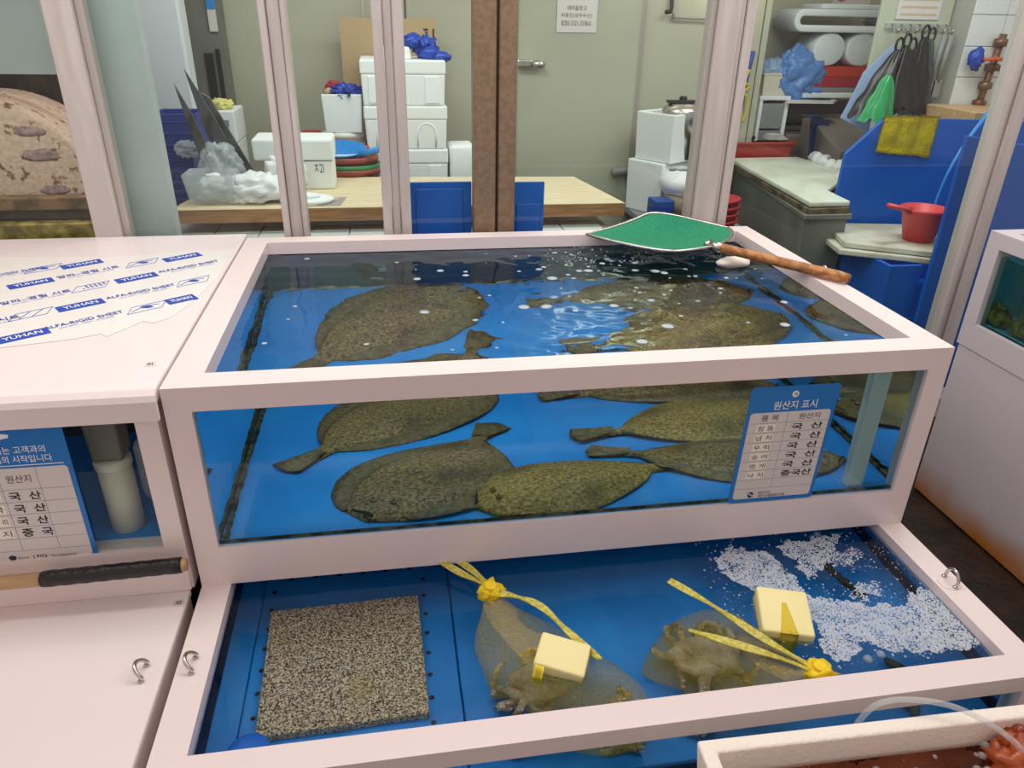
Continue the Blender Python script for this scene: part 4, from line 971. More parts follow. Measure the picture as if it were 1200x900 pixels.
b = BM(); tube(b, [(.205, 2.53, 1.243), (.225, 2.50, 1.255)], .018, 10); one('cardboard_tube', 'short brown tube in the corner of the white tub', 'tube', b, KRAFT, True)
one('red_lid_jar', 'dark red lidded jar against the olive wall left of the pails', 'jar', lathe(BM(), (.11, 2.62, .765), [(.05, 0), (.052, .24), (.048, .25), (.055, .252), (.055, .275), (.045, .29)], 24), RED, True)
# basins and dipper
def basin(c, r, h_, m, label, nm='basin', sy=.85, depth=True):
    return one(nm, label, 'basin', lathe(BM(), c, [(r * .72, 0), (r * .96, h_ * .85), (r * 1.0, h_ * .86), (r * 1.0, h_), (r * .95, h_), (r * .70, h_ * .12), (.001, h_ * .10)], 36, 1, sy), m, True, group='basins nested on the counter')
basin((.30, 2.33, .765), .155, .165, BROWN, 'lowest brown basin of the nested stack behind the chopping block')
basin((.30, 2.33, .80), .152, .15, GREENP, 'green basin nested between the two brown ones')
basin((.295, 2.33, .835), .148, .15, BROWN, 'upper brown basin nested on the green one')
basin((.285, 2.34, .90), .125, .10, STYRO, 'pale basin nested under the blue dipper')
dp = thing('dipper', 'sky blue plastic dipper resting on the nested basins', 'dipper', (.27, 2.33, .92))
part(dp, 'bowl', lathe(BM(), (.265, 2.33, .93), [(.075, 0), (.118, .085), (.125, .087), (.12, .092), (.07, .015), (.001, .012)], 32, 1.0, .85, M=Matrix.Translation((.265, 2.33, .93)) @ Matrix.Rotation(.22, 4, 'X') @ Matrix.Translation((-.265, -2.33, -.93))), SKY, True)
part(dp, 'handle', tube(BM(), [(.355, 2.25, 1.0), (.40, 2.24, 1.012), (.47, 2.22, 1.03)], [.018, .014, .016], 10), SKY, True)
basin((.30, 2.52, .92), .13, .09, PINK, 'pink rimmed basin behind the blue dipper')
b = BM(); box(b, (.17, 2.42, .765), (.43, 2.62, .918)); one('basin_stand', 'low grey box carrying the pink rimmed basin', 'box', b, GREYP) if False else b.free()

# left rack, blades, white bins
def crate(z0, z1, x0, x1, y0, y1, label):
    t = thing('blue_crate', label, 'crate', ((x0 + x1) / 2, (y0 + y1) / 2, z0), 'blue crates stacked by the pillar')
    part(t, 'body', bevel(taper(BM(), ((x0 + x1) / 2, (y0 + y1) / 2, z0), (x1 - x0) * .94, (y1 - y0) * .94, z1 - z0, 1.04, wall=.008), .003, 1), CRATE)
    for k in range(3): part(t, 'rib', bevel(box(BM(), (x0 + .002, y0 + .001, z0 + (k + .6) * (z1 - z0) / 3.4), (x1 - .002, y0 + .012, z0 + (k + .75) * (z1 - z0) / 3.4)), .002, 1), CRATE)
t = thing('rack_table', 'low table under the blue crates by the pillar', 'table', (-.45, 2.2, .012))
part(t, 'top', box(BM(), (-.60, 2.10, .70), (-.28, 2.27, .72)), GREYP)
for x in (-.59, -.32): part(t, 'leg', box(BM(), (x, 2.12, .012), (x + .03, 2.15, .70)), GREYP); part(t, 'leg', box(BM(), (x, 2.22, .012), (x + .03, 2.25, .70)), GREYP)
crate(.72, .88, -.56, -.32, 2.07, 2.27, 'lowest blue crate by the pillar behind the clear container')
crate(.88, 1.04, -.57, -.35, 2.07, 2.27, 'middle blue crate of the stack by the pillar')
crate(1.04, 1.20, -.50, -.31, 2.07, 2.27, 'topmost blue crate by the pillar behind the grey blades')
bag('plastic_bag', 'small clear bag lying on the middle blue crate', (-.36, 2.05, 1.06), (.05, .035, .03), 4, CLEARP, .3)
def blade(pts, y, th, lean, label):
    z0 = min(p[1] for p in pts)
    b = BM(); prism(b, [(px, y + (pz - z0) * lean, pz) for px, pz in pts], (0, th, 0))
    return one('pointed_steel', label, 'blade', bevel(b, .0015, 1), BLADE, group='tall grey blades leaning by the pillar')
blade([(-.318, 1.385), (-.225, 1.20), (-.10, .90), (-.19, .90), (-.27, 1.15)], 1.97, .006, .10, 'tallest pointed grey blade leaning by the pillar')
blade([(-.360, 1.33), (-.30, 1.20), (-.20, .90), (-.27, .90), (-.325, 1.15)], 1.955, .006, .08, 'shorter pointed grey blade left of the tallest one')
blade([(-.27, 1.29), (-.235, 1.27), (-.06, .90), (-.13, .90)], 1.99, .012, .10, 'blunt dark board leaning to the right of the grey blades')
t = thing('bin_stack', 'white drawer bin behind the grey blades by the olive wall', 'bin', (-.27, 2.6, .765))
part(t, 'body', bevel(box(BM(), (-.35, 2.45, .765), (-.225, 2.7, 1.02)), .004, 1), STYRO)
part(t, 'drawer', bevel(box(BM(), (-.35, 2.44, 1.025), (-.222, 2.7, 1.17)), .006, 2), STYRO)
part(t, 'slot', box(BM(), (-.31, 2.436, 1.10), (-.25, 2.441, 1.13)), GREYP)
bag('yellow_packet', 'yellow topped packet lying on the white drawer bin', (-.29, 2.52, 1.19), (.05, .04, .025), 3, mat('pale_yellow', (222, 214, 130), .5), .3, 1.17)

# leftmost pane: stained round drum and boards
one('teal_board', 'grey teal board hanging behind the leftmost pane', 'board', box(BM(), (-1.5, 1.60, 1.385), (-.545, 1.63, 2.4)), TEAL)
dr = thing('stained_drum', 'big round pinkish drum speckled with brown stains behind the leftmost pane', 'drum', (-.98, 1.7, .93))
b = BM(); lathe(b, (0, 0, 0), [(.40, 0), (.415, .02), (.415, .30), (.40, .32)], 64, M=Matrix.Translation((-.93, 1.48, .91)) @ Matrix.Rotation(-PI / 2, 4, 'X'))
part(dr, 'shell', b, DRUM, True)
for k, (x, z, s) in enumerate(((-.735, 1.21, .05), (-.72, 1.13, .062), (-.70, 1.01, .05))):
    b = BM(); blob(b, (x, 1.479, z), (s, .003, s * .32), k + 2, .35, 8, 3); part(dr, 'blotch', b, VIOLET, True)  # flat violet blotches set on the front of the drum
one('algae_wall', 'dark brown algae covered wall panel behind the round drum', 'panel', box(BM(), (-1.6, 1.86, 0), (-.56, 1.90, 1.40)), ALGAED)
lg = thing('algae_ledge', 'brown and yellow algae covered ledge in front of the round drum', 'ledge', (-.98, 1.42, 0))
part(lg, 'upper_step', bevel(box(BM(), (-1.6, 1.42, .95), (-.545, 1.478, .995)), .004, 1), ALGAE)
part(lg, 'dark_band', box(BM(), (-1.6, 1.435, .915), (-.545, 1.478, .95)), ALGAED)
part(lg, 'lower_step', bevel(box(BM(), (-1.6, 1.39, 0), (-.545, 1.478, .91)), .004, 1), ALGAEY)

# right of the cold-room door: boxes, pot, baskets
t = thing('low_bench', 'low bench under the white boxes beyond the cold-room door', 'bench', (2.1, 2.6, .012))
part(t, 'top', box(BM(), (1.86, 2.28, .57), (2.36, 2.94, .60)), GREYP)
for x in (1.88, 2.30):
    for yy in (2.30, 2.88): part(t, 'leg', box(BM(), (x, yy, .012), (x + .03, yy + .03, .57)), GREYP)
Mr = rotz(.55, (2.07, 2.72, 0))
b = taper(BM(), (2.07, 2.72, .885), .30, .25, .255, 1.05, M=Mr, wall=.02); t = thing('white_box', 'deep white styrofoam box holding a round steel pot beyond the door', 'box', (2.07, 2.72, .885)); part(t, 'body', bevel(b, .006, 2), STYRO)
b = taper(BM(), (2.05, 2.74, .60), .32, .25, .283, 1.03, M=rotz(.55, (2.05, 2.74, 0))); one('white_box', 'lower white styrofoam box under the deep one with the steel pot', 'box', bevel(b, .008, 2), STYRO)
t = thing('steel_pot', 'round steel pot with a flat black lid handle in the white box', 'pot', (2.10, 2.68, .96))
part(t, 'body', lathe(BM(), (2.10, 2.68, .895), [(.08, 0), (.105, .18), (.11, .25), (.10, .27), (.075, .29)], 28), STEEL, True)
part(t, 'lid_bar', bevel(box(BM(), (2.01, 2.66, 1.187), (2.17, 2.70, 1.203)), .004, 2), BLACK); part(t, 'lid_knob', lathe(BM(), (2.10, 2.68, 1.203), [(.02, 0), (.022, .012), (.014, .02)], 14), BLACK, True)
t = thing('lined_bin', 'bin lined with a white bag in front of the styrofoam boxes', 'bin', (2.1, 2.45, .60))
part(t, 'body', lathe(BM(), (2.09, 2.46, .60), [(.11, 0), (.12, .20)], 24), mat('beige_bin', (186, 168, 140), .6), True)
b = BM(); grid(b, lambda u, v: Vector((2.09 + (.125 + .03 * math.sin(PI * v)) * math.cos(2 * PI * u) * (1 - .35 * max(0, v - .6)), 2.46 + (.125 + .02 * math.sin(PI * v)) * math.sin(2 * PI * u) * (1 - .35 * max(0, v - .6)), .75 + .12 * v + .012 * noise.noise(Vector((u * 9, v * 4, 0))))), 30, 6, True); part(t, 'bag_liner', b, BAGW, True)
b = BM(); lathe(b, (2.09, 2.46, .80), [(.001, .03), (.06, .02), (.115, .045)], 24, cap=False); part(t, 'bag_fill', crumple(b, .02, 20), BAGW, True)
for k in range(4):
    one('red_basket', ['lowest red basket of the nested pile by the window post', 'second red basket from the bottom of the nested pile', 'third red basket of the nested pile under the top one', 'topmost red basket of the nested pile by the window post'][k], 'basket', lathe(BM(), (2.11, 2.16, .55 + k * .035), [(.10, 0), (.14, .12), (.15, .122), (.15, .134), (.138, .134), (.098, .01), (.001, .008)], 28, 1.0, .8), RED, True, group='red baskets nested by the window post')
one('grey_crate', 'grey crate carrying the red baskets by the window post', 'crate', bevel(box(BM(), (1.94, 2.02, .012), (2.26, 2.26, .55)), .006, 1), GREYP)
b = BM(); box(b, (1.86, 2.30, .60), (1.97, 2.42, .74)); one('blue_box', 'small dark blue box beside the lined bin', 'box', bevel(b, .006, 2), CRATE)

# ------------------------------------------------------------------ kitchen right side: grey cabinet with cutting board
gc = thing('grey_cabinet', 'long grey cabinet under the white cutting board right of the window post', 'cabinet', (2.75, 2.4, .012))
part(gc, 'body', bevel(prism(BM(), [(2.40, 1.76, .012), (2.625, 1.76, .012), (2.635, 2.0, .012), (3.4, 2.0, .012), (3.5, 3.25, .012), (2.72, 3.25, .012), (2.72, 2.985, .012), (2.60, 2.97, .012)], (0, 0, .755)), .006, 2), GREYC)
part(gc, 'rim_top', bevel(prism(BM(), [(2.385, 1.735, .77), (2.63, 1.735, .77), (2.64, 2.0, .77), (3.4, 2.0, .77), (3.5, 3.25, .77), (2.72, 3.25, .77), (2.72, 2.985, .77), (2.58, 2.97, .77)], (0, 0, .025)), .004, 1), GREYC)
part(gc, 'wooden_base', crumple(bevel(prism(BM(), [(2.40, 1.74, .795), (2.62, 1.745, .795), (2.64, 2.0, .795), (2.95, 2.97, .795), (2.545, 2.97, .795)], (0, 0, .028)), .004, 2), .004, 30), DIRT)
one('cutting_board', 'large white cutting board on the grey cabinet behind the window', 'cutting board', bevel(prism(BM(), [(2.415, 1.755, .824), (2.62, 1.758, .824), (2.645, 2.0, .824), (3.05, 2.45, .824), (2.99, 2.95, .824), (2.54, 2.93, .824)], (0, 0, .026)), .008, 3), BOARDP)
t = thing('red_basket', 'long low brick red basket at the back end of the cutting board', 'basket', (2.74, 3.05, .824))
part(t, 'tray', bevel(taper(BM(), (2.74, 3.05, .824), .40, .16, .11, 1.12, wall=.008), .004, 1), REDB)
part(t, 'rim', bevel(taper(BM(), (2.74, 3.05, .922), .47, .21, .014, 1.0, wall=.02, bottom=0), .003, 1), REDB)
b = BM(); tube(b, [(2.60, 3.03, .95), (2.72, 3.01, .955)], .012, 8); one('brush', 'dark brush lying in the brick red basket', 'brush', b, DARK, True)
b = BM()
for k in range(5): box(b, (2.80 + .006 * k, 2.99 + .004 * k, .945 + .006 * k), (2.93 - .008 * k, 3.08, .949 + .006 * k), rotz(.1 * k, (2.87, 3.03, 0)))
one('paper_stack', 'loose white papers piled in the brick red basket', 'paper', b, SIGNW)
b = BM(); tube(b, spline([(3.05, 2.86, .86), (3.01, 2.72, .87), (3.0, 2.58, .865), (3.01, 2.45, .87), (3.02, 2.3, .86)], 8), [.03 + .01 * math.sin(k * 1.3) for k in range(33)], 10); crumple(b, .016, 25)
one('white_cloth', 'twisted white cloth along the far edge of the cutting board', 'cloth', b, WTOWEL, True)
t = thing('grey_machine', 'taupe grey machine with a sloping cover behind the white cloth', 'machine', (3.3, 2.75, .795))
prism_b = prism(BM(), [(3.06, 2.62, .795), (3.06, 2.62, .93), (3.06, 2.98, 1.06), (3.06, 3.1, 1.06), (3.06, 3.1, .795)], (.28, 0, 0)); part(t, 'cover', bevel(prism_b, .01, 2), TAUPE)
part(t, 'back_box', bevel(box(BM(), (2.98, 3.10, .795), (3.36, 3.24, .96)), .01, 2), TAUPE)
b = BM(); grid(b, lambda u, v: Vector((2.93 + .20 * u + .03 * v, 2.78 + .14 * math.sin(u * 2) , 1.10 - .22 * v - .03 * u * u + .015 * noise.noise(Vector((u * 5, v * 2, 0))))), 16, 12); grid(b, lambda u, v: Vector((2.93 + .26 * u, 2.78 + .10 * v + .14 * math.sin(u * 2), 1.10 - .03 * u * u)), 12, 4)
one('blue_towel', 'dark blue cloth draped over the grey machine', 'cloth', solid(b, .004), BTOWEL, True)

# shelf behind with the piled goods
sh = thing('storage_bench', 'bench against the far wall holding boxes and foam rolls', 'bench', (3.15, 3.25, .012))
part(sh, 'top', box(BM(), (2.72, 3.27, .965), (3.66, 3.41, .99)), GREYP)
part(sh, 'back_panel', box(BM(), (2.72, 3.38, .012), (3.66, 3.41, .965)), GREYP)
part(sh, 'leg', box(BM(), (2.72, 3.31, .012), (2.76, 3.38, .965)), GREYP); part(sh, 'leg', box(BM(), (3.62, 3.31, .012), (3.66, 3.38, .965)), GREYP)
def drawer_unit(x0, x1, label, dark=False):
    t = thing('drawer_unit', label, 'drawers', ((x0 + x1) / 2, 3.2, .795))
    for x in (x0, x1 - .022): part(t, 'side_frame', bevel(box(BM(), (x, 3.115, .795), (x + .022, 3.26, 1.16)), .003, 1), STYRO)
    part(t, 'top', bevel(box(BM(), (x0 - .005, 3.11, 1.16), (x1 + .005, 3.26, 1.185)), .004, 1), STYRO)
    part(t, 'drawer', bevel(box(BM(), (x0 + .025, 3.125, .80), (x1 - .025, 3.25, .98)), .004, 1), BLACK if dark else GREYP)
    part(t, 'drawer', bevel(box(BM(), (x0 + .025, 3.125, .99), (x1 - .025, 3.25, 1.14)), .004, 1), GREYP)
drawer_unit(2.60, 2.745, 'grey fronted small drawer unit beside the window post')
drawer_unit(2.77, 2.965, 'white framed drawer unit with a dark lower drawer beneath the bag bin')
t = thing('white_bucket', 'white bucket stuffed with a pale blue bag on the drawer unit', 'bucket', (2.86, 3.19, 1.185))
part(t, 'body', bevel(taper(BM(), (2.865, 3.19, 1.185), .16, .12, .125, 1.12, wall=.006), .006, 2), PVCB); part(t, 'rim', bevel(taper(BM(), (2.865, 3.19, 1.30), .185, .14, .014, 1, wall=.012, bottom=0), .003, 1), PVCB)
bag('pale_blue_bag', 'pale blue bag bulging out of the white bucket', (2.86, 3.19, 1.34), (.085, .06, .055), 3, mat('pale_bag', (150, 178, 212), .35), .2)
b = BM(); blob(b, (3.02, 3.17, 1.30), (.16, .07, .155), 6, .3, 6, 5); wrinkle(b, .016, 4, 9); one('blue_plastic_bag', 'large light blue plastic bag on the boxes beside the white bucket', 'bag', b, BAGBL, True)
one('black_case', 'black case under the magazines on the far bench', 'case', bevel(box(BM(), (2.98, 3.12, .99 + .09), (3.52, 3.40, 1.14)), .006, 1), BLACK)
b = BM(); prism(b, [(2.93, 3.08, 1.145), (3.22, 3.05, 1.145), (3.36, 3.22, 1.145), (3.02, 3.26, 1.145)], (0, 0, .02)); t = thing('magazine', 'glossy magazine with a blue cover on the black case', 'magazine', (3.13, 3.15, 1.145)); part(t, 'pages', bevel(b, .002, 1), SIGNW)
b = BM(); prism(b, [(2.97, 3.085, 1.165), (3.20, 3.065, 1.165), (3.32, 3.215, 1.165), (3.04, 3.245, 1.165)], (0, 0, .002)); part(t, 'cover', b, mat('magazine_cover', (120, 160, 200), .3, col2=(30, 36, 48), ns=9))
one('white_tray', 'white flat tray under the grey folder on the far bench', 'tray', bevel(box(BM(), (3.0, 3.12, 1.172), (3.5, 3.36, 1.205)), .008, 2), STYRO)
one('grey_folder', 'dark grey flat folder on the white tray', 'folder', bevel(box(BM(), (3.05, 3.13, 1.206), (3.5, 3.36, 1.235)), .004, 1), GREYP)
one('red_box', 'lower red carton with white print under the foam rolls', 'box', bevel(box(BM(), (3.12, 3.13, 1.236), (3.48, 3.36, 1.295)), .003, 1), RED)
one('red_box', 'upper orange red carton directly under the foam rolls', 'box', bevel(box(BM(), (3.13, 3.13, 1.296), (3.54, 3.36, 1.355)), .003, 1), mat('orange_red', (206, 56, 34), .4))
def roll(c, r, ln_, label):
    t = thing('foam_roll', label, 'foam roll', c)
    part(t, 'roll', bevel(lathe(BM(), (0, 0, 0), [(r, 0), (r, ln_)], 28, 1, .88, M=Matrix.Translation((c[0], c[1], c[2] + r * .88)) @ Matrix.Rotation(-PI / 2, 4, 'X')), .012, 2), FOAMR, True)
    return t
roll((3.17, 3.12, 1.357), .105, .24, 'left round white foam roll on the red cartons')
roll((3.385, 3.12, 1.357), .105, .24, 'right round white foam roll on the red cartons')
mid = [(3.53, 1.562), (2.96, 1.562)] + [(2.96 - .042 * math.sin(a), 1.605 - .043 * math.cos(a)) for a in [PI * k / 8 for k in range(1, 8)]] + [(2.96, 1.648), (3.49, 1.648)] + [(3.49 + .035 * math.sin(a), 1.613 + .035 * math.cos(a)) for a in [PI * k / 8 for k in range(1, 7)]]
b = BM(); L = []
for i_, (x, z) in enumerate(mid):
    p = Vector(mid[max(i_ - 1, 0)]); q = Vector(mid[min(i_ + 1, len(mid) - 1)]); d = (q - p).normalized(); nrm = Vector((-d.y, d.x)) * .019
    L.append([b.verts.new((x + sg * nrm.x, yy, z + sg * nrm.y)) for sg, yy in ((-1, 3.10), (1, 3.10), (1, 3.36), (-1, 3.36))])
for a, c in zip(L, L[1:]):
    for k in range(4): b.faces.new((a[k], a[(k + 1) % 4], c[(k + 1) % 4], c[k]))
b.faces.new(L[0]); b.faces.new(L[-1][::-1])
one('foam_sheet', 'thick white foam sheet folded over into a loop on the foam rolls', 'foam sheet', bevel(b, .006, 2, 60), FOAMR, True)
one('foam_tray', 'flat white foam lid on top of the folded foam sheet', 'lid', bevel(prism(BM(), [(3.07, 3.12, 1.669), (3.47, 3.12, 1.669), (3.48, 3.34, 1.669), (3.06, 3.34, 1.669)], (0, 0, .026)), .006, 1), FOAMR)
t = thing('no_smoking_sign', 'white no smoking sign with pink lettering on the far wall', 'sign', (3.44, 3.415, 1.7)); part(t, 'sheet', box(BM(), (3.30, 3.415, 1.69), (3.56, 3.419, 1.84)), SIGNW)
PK = mat('pink_print', (196, 70, 110), .5); text(t, '금연', (3.48, 3.4145, 1.755), (1, 0, 0), (0, 0, 1), .10, .055, PK, bold=.02)
b = BM(); tube(b, [(3.36 + .036 * math.cos(a), 3.414, 1.755 + .036 * math.sin(a)) for a in [2 * PI * k / 24 for k in range(25)]], .004, 5, False); tube(b, [(3.335, 3.414, 1.78), (3.385, 3.414, 1.73)], .004, 5); box(b, (3.345, 3.413, 1.75), (3.378, 3.4148, 1.758)); part(t, 'prohibition_mark', b, PK)
t = thing('paper_roll', 'white paper roll hanging from a dark bracket on the wall corner', 'paper roll', (2.76, 3.35, 1.52))
part(t, 'roll', lathe(BM(), (0, 0, 0), [(.02, 0), (.06, 0), (.06, .10), (.02, .10)], 24, M=Matrix.Translation((2.72, 3.34, 1.62)) @ Matrix.Rotation(PI / 2, 4, 'Y')), SIGNW, True)
b = BM(); grid(b, lambda u, v: Vector((2.73 + .09 * u, 3.285 + .005 * math.sin(v * 5), 1.62 - .15 * v)), 4, 8); part(t, 'tail', solid(b, .002), SIGNW, True)
part(t, 'bracket', tube(BM(), [(2.70, 3.34, 1.62), (2.85, 3.34, 1.63), (2.85, 3.41, 1.64)], .008, 8), BLACK, True)
t = thing('scrubber', 'blue handled scrubber tied with yellow cord hanging on the wall corner', 'scrubber', (2.62, 2.98, 1.2))
part(t, 'handle', tube(BM(), [(2.612, 2.985, 1.44), (2.605, 2.985, 1.36), (2.595, 2.985, 1.24), (2.592, 2.985, 1.13)], [.014, .012, .010, .009], 8), CRATE, True)
b = BM(); tube(b, spline([(2.60, 2.97, 1.34), (2.58, 2.965, 1.28), (2.61, 2.965, 1.25), (2.585, 2.965, 1.22), (2.615, 2.965, 1.17), (2.605, 2.97, 1.05)], 6), .009, 6); crumple(b, .006, 50); part(t, 'cord', b, mat('yellow_cord', (196, 176, 60), .7), True)

# tiled column, hook rail and hanging bags
tc_ = struct('pillar_right', box(BM(), (3.515, 2.42, 0), (4.3, 2.70, 2.6)), GROUT)
b = BM(); box(b, (3.519, 2.412, .0), (3.715, 2.42, .147)); t0 = part(tc_, 'tile', bevel(b, .002, 1), TILEW)
for i in range(3):
    for j in range(17):
        if i or j: share(t0, tc_, 'tile', (.2 * i, 0, .15 * j))
one('side_board', 'pale green board panel behind the hanging bags', 'board', bevel(box(BM(), (3.08, 2.55, 1.15), (3.50, 2.57, 2.3)), .004, 1), mat('pale_green_panel', (186, 192, 172), .4))
t = thing('price_sheet', 'beige striped paper sheet on the pale green board', 'paper', (3.33, 2.545, 1.65)); part(t, 'sheet', box(BM(), (3.17, 2.543, 1.62), (3.42, 2.548, 1.86)), SIGNW)
for k in range(5): part(t, 'line', box(BM(), (3.19, 2.541, 1.64 + k * .035), (3.40, 2.543, 1.65 + k * .035)), mat('beige_line', (206, 186, 156), .6) if k == 0 else bpy.data.materials['beige_line'])
one('white_appliance', 'white appliance standing behind the hanging bags', 'appliance', bevel(box(BM(), (3.36, 2.62, .80), (3.50, 2.98, 1.33)), .015, 2), STYRO)
t = thing('hook_rail', 'row of steel hooks on a clear rail above the hanging bags', 'hook rail', (3.3, 2.43, 1.58))
part(t, 'rail', box(BM(), (3.12, 2.53, 1.575), (3.48, 2.55, 1.60)), CLEARP)
for k in range(7):
    x = 3.15 + k * .053; part(t, 'hook', tube(BM(), [(x, 2.53, 1.595), (x, 2.50, 1.585), (x, 2.495, 1.56), (x, 2.475, 1.555), (x, 2.46, 1.575)], .005, 6), STEEL, True)
def hanging(label, nm, top, bot_c, wx, wy, m, seed, cat='bag', loops=True, amp=.025):
    """a limp bag: gathered at its hook, widening and creasing downward"""
    t = thing(nm, label, cat, (bot_c[0], bot_c[1], bot_c[2]))
    b = BM(); T = Vector(top); B = Vector(bot_c)
    def f(u, v):
        a = 2 * PI * u; s = v ** .7; c = T.lerp(B, v)
        fold = 1 + .28 * math.sin(a * 4 + seed) * (1 - .5 * v) + .2 * noise.noise(Vector((math.cos(a) * 2, math.sin(a) * 2, v * 4 + seed)))
        rim = .03 * noise.noise(Vector((math.cos(a) * 2, math.sin(a) * 2, seed))) * v
        return c + Vector((math.cos(a) * (.012 + wx * s) * fold, math.sin(a) * (.010 + wy * s) * fold, rim))
    grid(b, f, 36, 14, True); part(t, 'bag', b, m, True)
    if loops: part(t, 'handle_loop', tube(BM(), [(T.x + .02 * math.cos(a), T.y, T.z + .018 + .035 * math.sin(a)) for a in [2 * PI * k / 12 for k in range(13)]], .007, 6, False), m, True)
    return t
hanging('black plastic bag hanging leftmost and slanting towards the pale blue sheet', 'black_bag', (3.13, 2.40, 1.48), (3.0, 2.36, 1.16), .085, .05, BAGK, 1)
hanging('green plastic bag hanging among the black ones', 'green_bag', (3.06, 2.33, 1.36), (3.02, 2.30, 1.14), .075, .035, BAGG, 2, loops=False)
hanging('black plastic bag hanging second from the left on the hooks', 'black_bag', (3.17, 2.40, 1.50), (3.14, 2.36, 1.20), .065, .04, BAGK, 3)
hanging('black plastic bag hanging in the middle of the hooks', 'black_bag', (3.22, 2.42, 1.48), (3.22, 2.38, 1.17), .07, .04, BAGK, 4)
hanging('black plastic bag with twisted loops on the taller hook', 'black_bag', (3.30, 2.45, 1.54), (3.29, 2.40, 1.17), .06, .04, BAGK, 5)
hanging('crinkled dark bag hanging rightmost beside the spatulas', 'black_bag', (3.345, 2.46, 1.53), (3.35, 2.42, 1.20), .04, .03, mat('smoky_bag', (52, 54, 54), .3), 6)
for k, (x, lab) in enumerate(((3.40, 'long grey spatula hanging right of the black bags'), (3.44, 'perforated grey turner hanging beside the tiled column'))):
    t = thing('spatula', lab, 'spatula', (x, 2.45, 1.25)); part(t, 'handle', tube(BM(), [(x + .02, 2.46, 1.55), (x, 2.45, 1.32)], [.016, .010], 8), GREYP, True)
    part(t, 'blade', bevel(box(BM(), (x - .03, 2.445, 1.22 + .02 * k), (x + .025, 2.452, 1.33)), .003, 1), GREYP)
b = BM(); prism(b, [(3.147, 2.47, 1.501), (3.193, 2.47, 1.477), (3.169, 2.47, 1.364), (3.134, 2.47, 1.214), (3.111, 2.47, 1.104), (3.116, 2.47, 1.046), (3.068, 2.47, 1.073), (2.926, 2.47, 1.135), (2.972, 2.47, 1.257), (3.005, 2.47, 1.363), (3.076, 2.47, 1.434)], (0, .004, 0))
one('pale_blue_sheet', 'pale blue paper sheet slanting beneath the leftmost black bag', 'sheet', b, PALEB)
b = BM(); blob(b, (3.56, 2.36, 1.44), (.04, .03, .05), 3, .5, 10, 3); one('blue_plastic_bag', 'small royal blue bag hung at the edge of the tiled column', 'bag', b, BAGB, True)
t = thing('water_valve', 'rusty brass valve with an orange lever on the tiled column', 'valve', (3.60, 2.28, 1.15))
part(t, 'pipe', tube(BM(), [(3.56, 2.26, 1.12), (3.575, 2.26, 1.3), (3.60, 2.26, 1.56)], .018, 10), RUST, True)
for z in (1.2, 1.29, 1.38, 1.50): part(t, 'fitting', lathe(BM(), (3.56 + (z - 1.12) * .09, 2.26, z), [(.02, 0), (.034, .005), (.034, .035), (.02, .04)], 8), RUST, True)
part(t, 'lever', tube(BM(), [(3.49, 2.23, 1.438), (3.56, 2.22, 1.442), (3.62, 2.23, 1.44)], [.011, .016, .013], 10, flat=.7), ORANGE, True)
part(t, 'spout', tube(BM(), [(3.59, 2.26, 1.40), (3.56, 2.16, 1.40), (3.54, 2.12, 1.36)], .016, 10), RUST, True)
t.location = t.location + Vector((.10, .12, 0))
b = BM(); prism(b, [(3.36, 2.02, 1.155), (4.3, 2.02, 1.14), (4.3, 2.02, 1.20), (3.36, 2.02, 1.215)], (0, .38, 0)); one('wooden_ledge', 'rough pale wooden board laid behind the blue tub splash back', 'board', crumple(bevel(b, .004, 1), .003, 20), WOOD)
bag('yellow_sponge', 'bright yellow cloth on the wooden board beyond the right window post', (3.72, 2.12, 1.235), (.09, .06, .035), 3, YTOWEL, .25)

# blue tub with boards, dipper, towel, hose
tb = thing('blue_tub', 'deep blue sink tub with high sides behind the right window pane', 'tub', (3.1, 1.65, .012))
part(tb, 'splash_back', bevel(prism(BM(), [(2.66, 1.96, .012), (4.3, 1.96, .012), (4.3, 1.96, 1.15), (3.40, 1.96, 1.185), (2.845, 1.96, 1.20), (2.672, 1.96, 1.03)], (0, .02, 0)), .003, 1), TUBB)
part(tb, 'front_panel', bevel(prism(BM(), [(2.80, 1.352, .012), (4.2, 1.352, .012), (4.2, 1.352, 1.13), (3.06, 1.352, 1.165), (2.80, 1.352, 1.20)], (0, .02, 0)), .003, 1), TUBB)
part(tb, 'side_panel', bevel(prism(BM(), [(2.64, 1.40, .36), (2.64, 1.96, .36), (2.64, 1.96, .645), (2.64, 1.40, .645)], (.02, 0, 0)), .003, 1), TUBB)
part(tb, 'basin_front', bevel(box(BM(), (2.66, 1.40, .40), (2.80, 1.42, .645)), .003, 1), TUBB)
part(tb, 'basin_floor', box(BM(), (2.66, 1.42, .36), (4.2, 1.96, .38)), TUBB)
part(tb, 'under_tub_shade', box(BM(), (2.70, 1.44, .012), (2.80, 1.94, .36)), DARK)  # dark box standing in for the shadow beneath the tub
one('cutting_board', 'worn white cutting board on top of the pair laid over the blue tub', 'cutting board', bevel(prism(BM(), [(2.53, 1.60, .675), (2.86, 1.36 + .04, .675), (3.22, 1.85, .675), (2.625, 1.945, .675)], (0, 0, .026)), .006, 2), BOARDD, group='cutting boards laid over the blue tub')
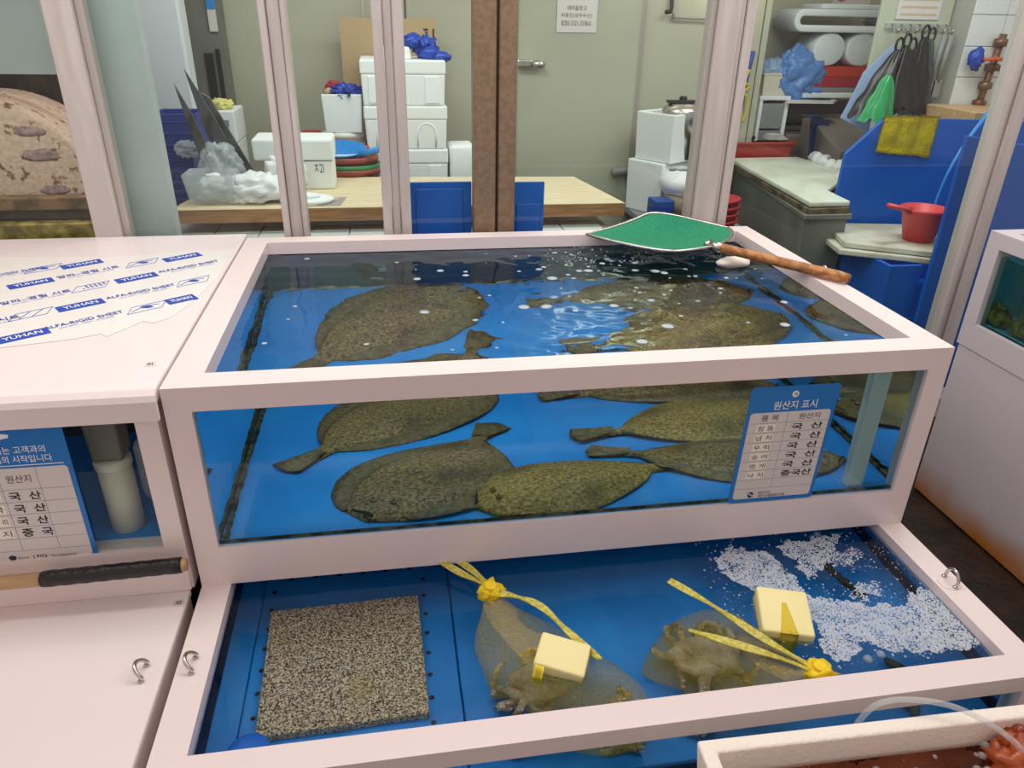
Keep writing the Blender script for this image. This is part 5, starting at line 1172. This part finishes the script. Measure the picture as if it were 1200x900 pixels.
one('cutting_board', 'lower worn cutting board of the pair laid over the blue tub', 'cutting board', bevel(prism(BM(), [(2.50, 1.585, .646), (2.85, 1.39, .646), (3.2, 1.85, .646), (2.575, 1.95, .646)], (0, 0, .026)), .006, 2), BOARDD, group='cutting boards laid over the blue tub')
t = thing('dipper', 'coral red plastic dipper standing on the worn cutting boards', 'dipper', (2.88, 1.62, .70))
part(t, 'bowl', lathe(BM(), (2.895, 1.60, .7015), [(.065, 0), (.095, .13), (.105, .14), (.105, .15), (.092, .15), (.06, .012), (.001, .010)], 30), PINK, True)
part(t, 'handle', tube(BM(), [(2.81, 1.585, .84), (2.76, 1.575, .855), (2.685, 1.57, .872)], [.028, .018, .019], 10, flat=.6), PINK, True)
b = BM(); grid(b, lambda u, v: Vector((2.83 + .285 * u - .012 * v * (1 - u) , 1.951 - .006 * noise.noise(Vector((u * 8, v * 3, 1))) - .012 * abs(math.sin(u * 9)), 1.206 - (.165 + .03 * u) * v + .006 * noise.noise(Vector((u * 6, 3, 0))) * v)), 30, 14)
grid(b, lambda u, v: Vector((2.83 + .285 * u, 1.951 + .035 * v, 1.206 - .004 * v)), 30, 3)
one('yellow_cloth', 'yellow cloth draped over the blue tub splash back', 'cloth', solid(b, .004), YTOWEL, True)
b = BM(); tube(b, spline([(3.54, 2.12, 1.37), (3.50, 2.05, 1.34), (3.40, 1.95, 1.27), (3.27, 1.85, 1.20), (3.17, 1.80, 1.10), (3.10, 1.77, .98), (3.07, 1.76, .86), (3.06, 1.75, .74), (3.05, 1.74, .40)], 8), [.015 - .009 * min(1, k / 44) for k in range(65)], 10)
one('blue_hose', 'bright blue hose curving from the valve down into the tub', 'hose', b, SKY, True)
b = BM(); tube(b, spline([(3.12, 1.34, .905), (3.0, 1.335, .85), (2.86, 1.34, 1.02), (2.95, 1.34, 1.1)], 6)[:2], .004, 6); b.free()
b = BM(); tube(b, [(3.09, 1.70, .90), (3.20, 1.66, 1.0), (3.30, 1.62, 1.08)], .006, 8); one('pale_tube', 'thin pale tube slanting across the inside of the blue tub', 'tube', b, PVC, True)
